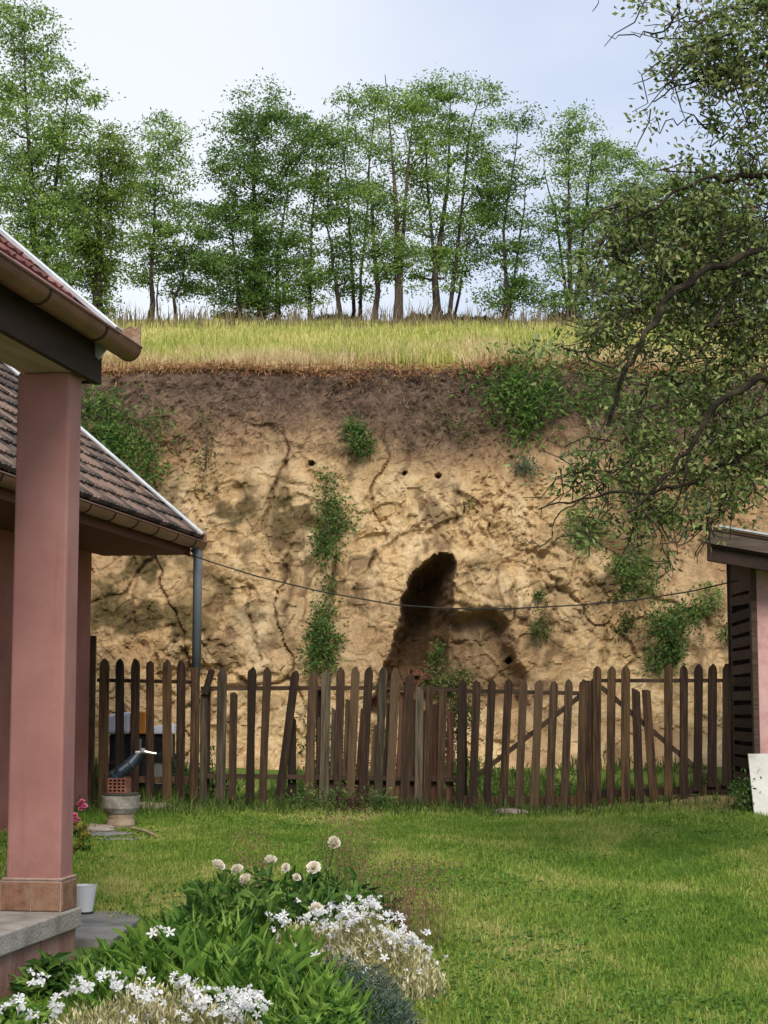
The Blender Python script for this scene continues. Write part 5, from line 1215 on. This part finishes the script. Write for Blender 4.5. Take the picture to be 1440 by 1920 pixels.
cliff_shrub('sparse olive growth high on the right behind the orchard limbs', (1200, 900), [(1120, 740, 50, 40, .9), (1200, 800, 60, 50, .8), (1300, 740, 70, 40, .9), (1380, 840, 60, 60, .8), (1240, 980, 60, 30, .6), (1090, 700, 40, 20, .8), (1180, 900, 50, 40, .6), (1320, 920, 60, 40, .6)], 3, .012, 28, .085, .065)
cliff_shrub('little bright plant on the floor of the dark hollow', (818, 1252), [(818, 1225, 9, 20, 1.2)], 3, .05, 20, .035, .05, out=.25)
# bush just behind the fence in front of the hollow
def bush(label, base, ells, Y, var, dens, per, R_, leaf, wd=.4, name='shrub', group=None, cat='shrub', flat=1.0, droop=.1, dep=1.0):
    t = empty(name, base, label, cat, group); cl = ell_points(ells, Y, dens, dep)
    cl = [c for c in cl if c.z > gz(c.x, c.y) + .02]
    tip = sorted(cl, key=lambda c: -c.z)[0]; mb = MB()
    grow(mb, [([base, base.lerp(tip, .4), base.lerp(tip, .8)], [.010, .008, .004])], cl, .0028, 4, .15, .006)
    tag(mb.build('stems', M_STEM, t, org=base), kind='stuff')
    V, T = foliage(cl, per, R_, flat, leaf, leaf * wd, droop=droop)
    tag(npmesh('foliage', V, T, M_SHR[var] if isinstance(var, int) else var, t, org=base), kind='stuff'); return t
bush('green weed bush poking over the fence at the hollow', G(850, 17.5), [(850, 1268, 36, 20, 1.2), (830, 1290, 30, 30, 1), (870, 1320, 30, 50, .7), (840, 1380, 30, 60, .7)], 17.5, 1, .02, 26, .06, .05)
bush('dark green weeds behind the fence below the climber', G(640, 17.4), [(640, 1440, 36, 40, .8), (590, 1400, 24, 60, .5), (700, 1460, 40, 30, .8), (760, 1450, 40, 40, .7)], 17.5, 0, .014, 30, .07, .05)
bush('low nettles behind the left end of the fence', G(398, 17.3), [(398, 1450, 12, 40, 1), (420, 1475, 30, 20, .8), (352, 1460, 14, 40, .9)], 17.3, 0, .02, 26, .06, .05)
bush('green weeds behind the low gate leaf', G(900, 17.5), [(880, 1450, 50, 40, .5), (980, 1475, 80, 22, .5), (1060, 1450, 40, 30, .3)], 17.6, 3, .012, 26, .07, .05)
bush('dark weeds between the white board and the shed slats', G(1395, 16.25), [(1398, 1495, 16, 24, 1.4)], 16.25, 0, .04, 26, .05, .05)
bush('low leafy weeds on the lawn edge under the fence middle', G(690, 16.55), [(690, 1500, 50, 9, 1.2), (610, 1497, 40, 8, 1), (560, 1500, 30, 8, 1)], 16.55, 0, .03, 22, .05, .045)
M_DRED = leafmat('dark_red_leaf', (.05, .022, .018), (.09, .038, .028), (.13, .06, .04), sc=3)
bush('dark reddish weeds at the fence foot', G(650, 16.5), [(652, 1502, 30, 9, 1.3)], 16.5, M_DRED, .03, 20, .045, .04)

# ================================================================== FLOWER BED
def petals(n, r_in, r_out, wd, cup, z0=0.0, rot=0.0, tw=.0):
    V, Fc = [], []
    for k in range(n):
        a = 2 * math.pi * k / n + rot; ca, sa = math.cos(a), math.sin(a)
        for rr, ww, zz in ((r_in, wd * .35, z0), (r_in + (r_out - r_in) * .6, wd, z0 + cup * .55), (r_out, wd * .55, z0 + cup)):
            for s_ in (-1, 1):
                V.append((rr * ca - s_ * ww / 2 * sa, rr * sa + s_ * ww / 2 * ca, zz + s_ * tw * ww))
        b_ = k * 6; Fc += [(b_, b_ + 1, b_ + 3, b_ + 2), (b_ + 2, b_ + 3, b_ + 5, b_ + 4)]
    return V, Fc
M_PETW = material('white_petal', (.70, .70, .70), (.80, .80, .79), scale=30, rough=.6, trans=.25, spec=.2)
M_PETC = material('cream_petal', (.74, .66, .50), (.82, .76, .63), (.85, .82, .74), scale=25, rough=.6, trans=.25, spec=.2)
M_PETP = material('pink_petal', (.62, .13, .28), (.75, .22, .38), scale=25, rough=.6, trans=.25, spec=.2)
M_YEL = material('stamen_yellow', (.45, .30, .05), (.60, .42, .10), scale=20)
M_LEAFD = leafmat('peony_leaf', (.032, .090, .016), (.085, .185, .030), (.20, .32, .065), trans=.4, sc=4)
M_LEAFB = leafmat('lance_leaf', (.045, .12, .016), (.12, .255, .032), (.27, .42, .075), trans=.45, sc=4)
M_STRAWC = material('straw_calyx', (.20, .21, .06), (.50, .44, .19), (.78, .72, .50), scale=8, island=1.0, trans=.2, coords='World')
M_BLUEG = leafmat('blue_grey_leaf', (.040, .070, .048), (.075, .115, .080), (.12, .165, .12), trans=.15, sc=4)
def star_mesh():
    m = MB(); V, Fc = petals(5, .002, .022, .010, .003); m.add(V, Fc); me = m.mesh('blossom'); me.materials.append(M_PETW); return me
STAR = star_mesh()
def star2(n_, tw):
    m = MB(); V, Fc = petals(n_, .002, .019, .011, -.004, 0, .3, tw); m.add(V, Fc); V, Fc = petals(3, .001, .010, .008, .008, .001, .9, -tw); m.add(V, Fc)
    me = m.mesh('blossom'); me.materials.append(M_PETW); return me
STARS = [STAR, star2(5, .25), star2(4, .5), star2(3, .8)]
def peony_mesh():
    m = MB()
    for n_, a, b_, w_, c_, z_, ro in ((6, .006, .060, .058, .022, 0, 0), (6, .006, .050, .054, .042, .002, .5), (5, .004, .036, .046, .056, .004, .2), (5, .003, .022, .036, .062, .008, .8), (4, .002, .010, .022, .060, .012, .1)):
        V, Fc = petals(n_, a, b_, w_, c_, z_, ro, .15); m.add(V, Fc)
    me = m.mesh('bloom'); me.materials.append(M_PETC); return me
PEONY = peony_mesh()
def put(me, name, p, par, org, s=1.0, tilt=.6, toward=None):
    o = bpy.data.objects.new(name, me); COL.objects.link(o); o.parent = par; o.location = Vector(p) - Vector(org)
    v = Vector((rng.normal() * tilt * .6, -.55 + rng.normal() * tilt * .5, 1)).normalized() if toward is None else toward
    o.rotation_mode = 'QUATERNION'; o.rotation_quaternion = v.to_track_quat('Z', 'Y') @ Matrix.Rotation(rng.uniform(0, 6.28), 3, 'Z').to_quaternion(); o.scale = (s, s, s); return o
def stems(name, par, org, bases, tips, r_, mat):
    m = MB()
    for a, c in zip(bases, tips):
        m.tube([a, a.lerp(c, .55) + Vector((rng.normal() * .012, rng.normal() * .012, 0)), c], [r_, r_ * .85, r_ * .6], 4, cap=False)
    return tag(m.build(name + 's', mat, par, org=org), kind='stuff')
def dome(n, cpx, Yc, rxm, rym, h, top=.5, r=None):
    """points through a low dome of plants standing on the ground"""
    r = r or rng; a = r.uniform(0, 2 * np.pi, n); q = np.sqrt(r.random(n)); c = G(cpx, Yc)
    x = c.x + rxm * q * np.cos(a); y = c.y + rym * q * np.sin(a)
    hh = h * (1 - .75 * q ** 2.2) * (.75 + .5 * vnoise(x * 6, y * 6, 61))
    return x, y, ground_z(x, y), hh, q
# --- peony bush
ob_ = G(545, 9.1)
peo = empty('peony_bush', ob_, 'leafy dark green peony bush with cream blooms in the flower bed', 'flowering bush')
fl = [(408, 1618, 1.0), (446, 1627, .85), (462, 1645, 1.0), (508, 1611, 1.0), (536, 1622, .7), (588, 1622, 1.0), (627, 1578, 1.05), (592, 1702, 1.0), (298, 1748, 1.1), (556, 1640, .6)]
Yf = [9.1, 9.0, 8.8, 9.2, 9.1, 9.1, 9.3, 8.4, 8.0, 8.9]
tips = [P(a, b_ + 6, Y_) for (a, b_, _), Y_ in zip(fl, Yf)]
V, T = [], []
parts_ = []
for cpx, Yc, rx, ry, h, n in ((430, 9.0, .28, .30, .35, 600), (540, 9.15, .32, .32, .38, 800), (650, 9.1, .28, .28, .34, 600), (390, 8.6, .22, .25, .27, 300), (470, 8.6, .28, .25, .31, 450), (600, 8.7, .30, .25, .31, 450), (715, 9.05, .10, .12, .30, 120)):
    x, y, z, hh, q = dome(n, cpx, Yc, rx, ry, h)
    lev = np.sqrt(rng.random(n)); C = np.stack([x, y, z + hh * lev], 1); D = np.stack([x - G(cpx, Yc).x + rng.normal(0, .12, n), y - Yc + rng.normal(0, .12, n), .10 + rng.normal(0, .10, n)], 1)
    parts_.append(leaves(C, D, .085 * rng.uniform(.5, 1.35, n), .028 * rng.uniform(.6, 1.3, n), .22))
V, T = joinm(parts_); tag(npmesh('foliage', V, T, M_LEAFD, peo, org=ob_), kind='stuff')
stems('stem', peo, ob_, [G(545 + (a - 545) * .5, Y_) for (a, _, _), Y_ in zip(fl, Yf)], tips, .004, M_LEAFD)
for p, (_, _, s_) in zip(tips, fl):
    bl = put(PEONY, 'bloom', p, peo, ob_, s_ * .78, .9); bl.scale = (s_ * .66, s_ * rng.uniform(.5, .68), s_ * rng.uniform(.4, .65))
lm = leaf_mesh('leaf', .10, .034, M_LEAFD)
C = []; D = []
for k in range(140):
    cpx = rng.uniform(375, 690); p = P(cpx, rng.uniform(1675, 1735), 8.6 + .5 * rng.random()); C.append(p); D.append(Vector((rng.normal() * .6 + (cpx - 540) / 300, rng.normal() * .3 - .5, .25 + rng.normal() * .25)))
leaf_parts('leaf', lm, C, D, peo, ob_)
# --- lance leaved green mass
ob_ = G(420, 7.9)
lan = empty('lance_leaf_plant', ob_, 'broad clump of bright green lance shaped leaves in the middle of the bed', 'plant')
parts_ = []
for cpx, Yc, rx, ry, h, n in ((330, 8.1, .24, .26, .34, 760), (250, 8.0, .22, .22, .26, 560), (430, 7.8, .26, .28, .36, 760), (540, 7.3, .26, .28, .32, 760), (600, 6.9, .22, .28, .26, 560), (450, 7.2, .24, .22, .30, 560), (360, 7.5, .24, .24, .32, 560), (200, 7.6, .16, .2, .20, 160)):
    x, y, z, hh, q = dome(n, cpx, Yc, rx, ry, h)
    lev = rng.random(n) * .75
    a = rng.uniform(0, 6.28, n); C = np.stack([x, y, z + hh * lev], 1); D = np.stack([np.cos(a) * .7, np.sin(a) * .7 - .1, .75 + rng.normal(0, .3, n)], 1)
    parts_.append(leaves(C, D, .12 * rng.uniform(.45, 1.4, n), .021 * rng.uniform(.6, 1.4, n), .25))
V, T = joinm(parts_); tag(npmesh('foliage', V, T, M_LEAFB, lan, org=ob_), kind='stuff')
lm = leaf_mesh('leaf', .14, .023, M_LEAFB); C = []; D = []
for k in range(130):
    cpx = rng.uniform(240, 600); Yq = 7.1 + rng.random() * .8; p = G(cpx, Yq, .08 + .16 * rng.random()); C.append(p); D.append(Vector((rng.normal() * .5, rng.normal() * .4 - .3, .7)))
leaf_parts('leaf', lm, C, D, lan, ob_)
pos = [P(a, b_, 7.4) for a, b_ in ((303, 1740), (318, 1748), (286, 1750), (520, 1818), (590, 1790), (535, 1870), (380, 1842))]
for p in pos:
    put(STAR, 'blossom', p, lan, ob_, 1.2, .6)
# --- white flowered cushions
def cushion(label, domes, nb, base, blossom_px, yb):
    t = empty('white_flower_clump', base, label, 'flowers'); parts_ = []; allp = []
    for cpx, Yc, rx, ry, h, n in domes:
        x, y, z, hh, q = dome(n, cpx, Yc, rx, ry, h)
        B = np.stack([x, y, z + hh * rng.uniform(.25, .85, n)], 1); parts_.append(leaves(np.repeat(B, 2, 0) + rng.normal(0, .012, (2 * n, 3)), rng.normal(0, .45, (2 * n, 3)) + np.array([0, 0, 1.0]), .034 * rng.uniform(.6, 1.3, 2 * n), .008, .2))
        parts_.append(blades(np.stack([x, y, z], 1), hh * .85, .003, .3))
        k = rng.random(n) < nb
        allp += [Vector((x[i], y[i], z[i] + hh[i] * rng.uniform(.92, 1.12))) for i in np.nonzero(k)[0]]
    V, T = joinm(parts_); tag(npmesh('calyx_mass', V, T, M_STRAWC, t, org=base), kind='stuff')
    parts_ = []
    for cpx, Yc, rx, ry, h, n in domes:
        m_ = int(n * .55); x, y, z, hh, q = dome(m_, cpx, Yc, rx * 1.06, ry * 1.06, h)
        parts_.append(blades(np.stack([x, y, z], 1), hh * .55 * rng.uniform(.5, 1.1, m_), .006, .35))
    V, T = joinm(parts_); tag(npmesh('foliage', V, T, M_BLUEG, t, org=base), kind='stuff')
    for a, b_, s_ in blossom_px:
        allp.append(P(a, b_, yb + rng.normal() * .08))
    allp = allp[:290]
    for p in allp:
        put(STARS[int(rng.integers(4))], 'blossom', p, t, base, rng.uniform(.55, 1.05), 1.2)
rb = random.Random(5)
def scatter(lst):
    out = []
    for cx_, cy_, rx, ry, n in lst:
        for _ in range(int(n * 1.55)):
            out.append((rb.gauss(cx_, rx), rb.gauss(cy_, ry), 1))
    return out
cushion('straw coloured clump with white flowers in the right part of the bed', [(590, 8.0, .22, .22, .34, 1500), (670, 7.9, .26, .24, .36, 1900), (745, 7.75, .20, .24, .27, 1300), (560, 8.0, .14, .16, .30, 500)], .008, G(660, 7.9),
        scatter([(655, 1700, 26, 8, 12), (590, 1712, 34, 10, 14), (690, 1715, 30, 10, 22), (640, 1725, 40, 12, 22), (745, 1755, 22, 12, 22), (775, 1775, 18, 14, 16), (800, 1800, 10, 14, 8), (520, 1720, 14, 10, 8), (700, 1690, 10, 5, 6), (680, 1800, 40, 26, 12), (770, 1830, 20, 14, 12)]), 7.75)
cushion('straw coloured clump with white flowers at the bottom edge of the bed', [(140, 6.25, .20, .22, .30, 1300), (240, 6.3, .24, .24, .33, 1700), (340, 6.3, .24, .24, .31, 1700), (430, 6.3, .18, .22, .27, 1100), (300, 5.9, .34, .22, .26, 1800)], .006, G(290, 6.3),
        scatter([(228, 1822, 3, 3, 1), (190, 1822, 4, 4, 2), (150, 1832, 6, 5, 3), (268, 1822, 3, 3, 2), (222, 1845, 12, 9, 10), (150, 1848, 14, 7, 10), (75, 1838, 12, 8, 9), (105, 1882, 12, 10, 9), (280, 1868, 10, 12, 12), (340, 1840, 14, 8, 11), (372, 1878, 16, 12, 16), (440, 1875, 22, 12, 30), (480, 1885, 16, 12, 16), (25, 1880, 10, 6, 6), (420, 1900, 30, 10, 10), (470, 1862, 10, 4, 5), (55, 1900, 8, 6, 4)]), 6.15)
# --- blue grey fine leaved plant, corner herbs, small leafy plants
def herb(name, label, domes, mat, ln, wd, up, cat='plant'):
    base = G(domes[0][0], domes[0][1]); t = empty(name, base, label, cat); parts_ = []
    for cpx, Yc, rx, ry, h, n in domes:
        x, y, z, hh, q = dome(n, cpx, Yc, rx, ry, h); a = rng.uniform(0, 6.28, n)
        C = np.stack([x, y, z + hh * rng.random(n) ** .6], 1); D = np.stack([np.cos(a), np.sin(a), up + rng.normal(0, .3, n)], 1)
        parts_.append(leaves(C, D, ln * rng.uniform(.6, 1.3, n), wd * rng.uniform(.7, 1.3, n), .2))
    V, T = joinm(parts_); tag(npmesh('foliage', V, T, mat, t, org=base), kind='stuff')
    stems('stem', t, base, [G(d_[0] + rng.uniform(-20, 20), d_[1]) for d_ in domes for _ in range(5)], [G(d_[0] + rng.uniform(-30, 30), d_[1], d_[4] * .8) for d_ in domes for _ in range(5)], .003, mat)
    return t
herb('blue_grey_plant', 'fine leaved blue grey plant below the right white clump', [(690, 7.1, .18, .2, .22, 1500), (640, 7.4, .14, .16, .26, 900), (720, 6.85, .14, .16, .16, 800)], M_BLUEG, .05, .006, .6)
herb('corner_herb', 'bright green herb in the bottom left corner of the bed', [(30, 6.6, .14, .2, .26, 500), (60, 6.2, .10, .12, .22, 260), (10, 6.1, .12, .14, .22, 300)], M_LEAFB, .06, .026, .3)
herb('porch_foot_plant', 'small dark green plant at the foot of the porch step', [(95, 7.8, .13, .10, .15, 260), (140, 7.9, .08, .08, .10, 120)], M_LEAFD, .085, .034, .25)
herb('small_herb', 'low green herb right of the lance leaved clump', [(610, 6.6, .16, .18, .20, 500), (560, 6.4, .14, .16, .20, 400)], M_LEAFB, .05, .020, .5)
# --- wispy reddish seed stalks
def wisps(label, px, Yc, rx, h, n):
    x = G(px, Yc).x + rng.normal(0, rx, n); y = Yc + rng.normal(0, .15, n); z = ground_z(x, y)
    V1 = blades(np.stack([x, y, z], 1), h * rng.uniform(.5, 1.1, n), .0028, .25)
    m_ = n * 9; i = rng.integers(0, n, m_)
    C = np.stack([x[i] + rng.normal(0, .05, m_), y[i] + rng.normal(0, .05, m_), z[i] + h * rng.uniform(.35, 1.05, m_)], 1)
    V2 = leaves(C, rng.normal(size=(m_, 3)), .015, .008, .1)
    V, T = joinm([V1, V2]); tag(npmesh('seed_stalks', V, T, M_WISP), label, 'dry stalks', kind='stuff')
M_WISP = material('reddish_seed', (.16, .085, .05), (.25, .135, .085), (.33, .20, .13), scale=9, island=1.0, trans=.3, coords='World')
wisps('wispy reddish seed stalks right of the peony bush', 770, 9.0, .10, .42, 150)
wisps('wispy reddish seed stalks behind the highest peony bloom', 660, 9.5, .08, .62, 110)
wisps('wispy reddish seed stalks behind the left peony blooms', 470, 9.6, .06, .52, 60)
# --- pink flowering plant beside the house wall
ob_ = G(146, 13.2)
pk = empty('pink_flower_plant', ob_, 'pink flowering plant with yellow green leaves peeking from behind the column', 'flowers')
m = MB()
for n_, a, b_, w_, c_, z_, ro in ((7, .003, .030, .026, .008, 0, 0), (6, .002, .022, .02, .018, .004, .5), (5, .001, .012, .014, .02, .008, .2)):
    V, Fc = petals(n_, a, b_, w_, c_, z_, ro, .1); m.add(V, Fc)
PK = m.mesh('bloom'); PK.materials.append(M_PETP)
tp_ = [(154, 1504), (148, 1510), (158, 1512), (152, 1517), (140, 1530), (134, 1536), (145, 1538), (138, 1543)]
tips = [P(a, b_, 13.2) for a, b_ in tp_]
for p in tips: put(PK, 'bloom', p, pk, ob_, .9, .7)
stems('stem', pk, ob_, [ob_ + Vector((rng.normal() * .02, rng.normal() * .02, -.02)) for _ in tips], tips, .0035, M_LEAFB)
x_ = rng.normal(0, .045, 90); C = np.stack([ob_.x + x_, ob_.y + rng.normal(0, .04, 90), ob_.z + .02 + .20 * rng.random(90)], 1)
V, T = leaves(C, rng.normal(size=(90, 3)) + np.array([0, -.2, -.1]), .055, .036, .15); tag(npmesh('foliage', V, T, leafmat('yellowing_leaf', (.07, .13, .02), (.16, .19, .03), (.36, .30, .05), sc=6), pk, org=ob_), kind='stuff')
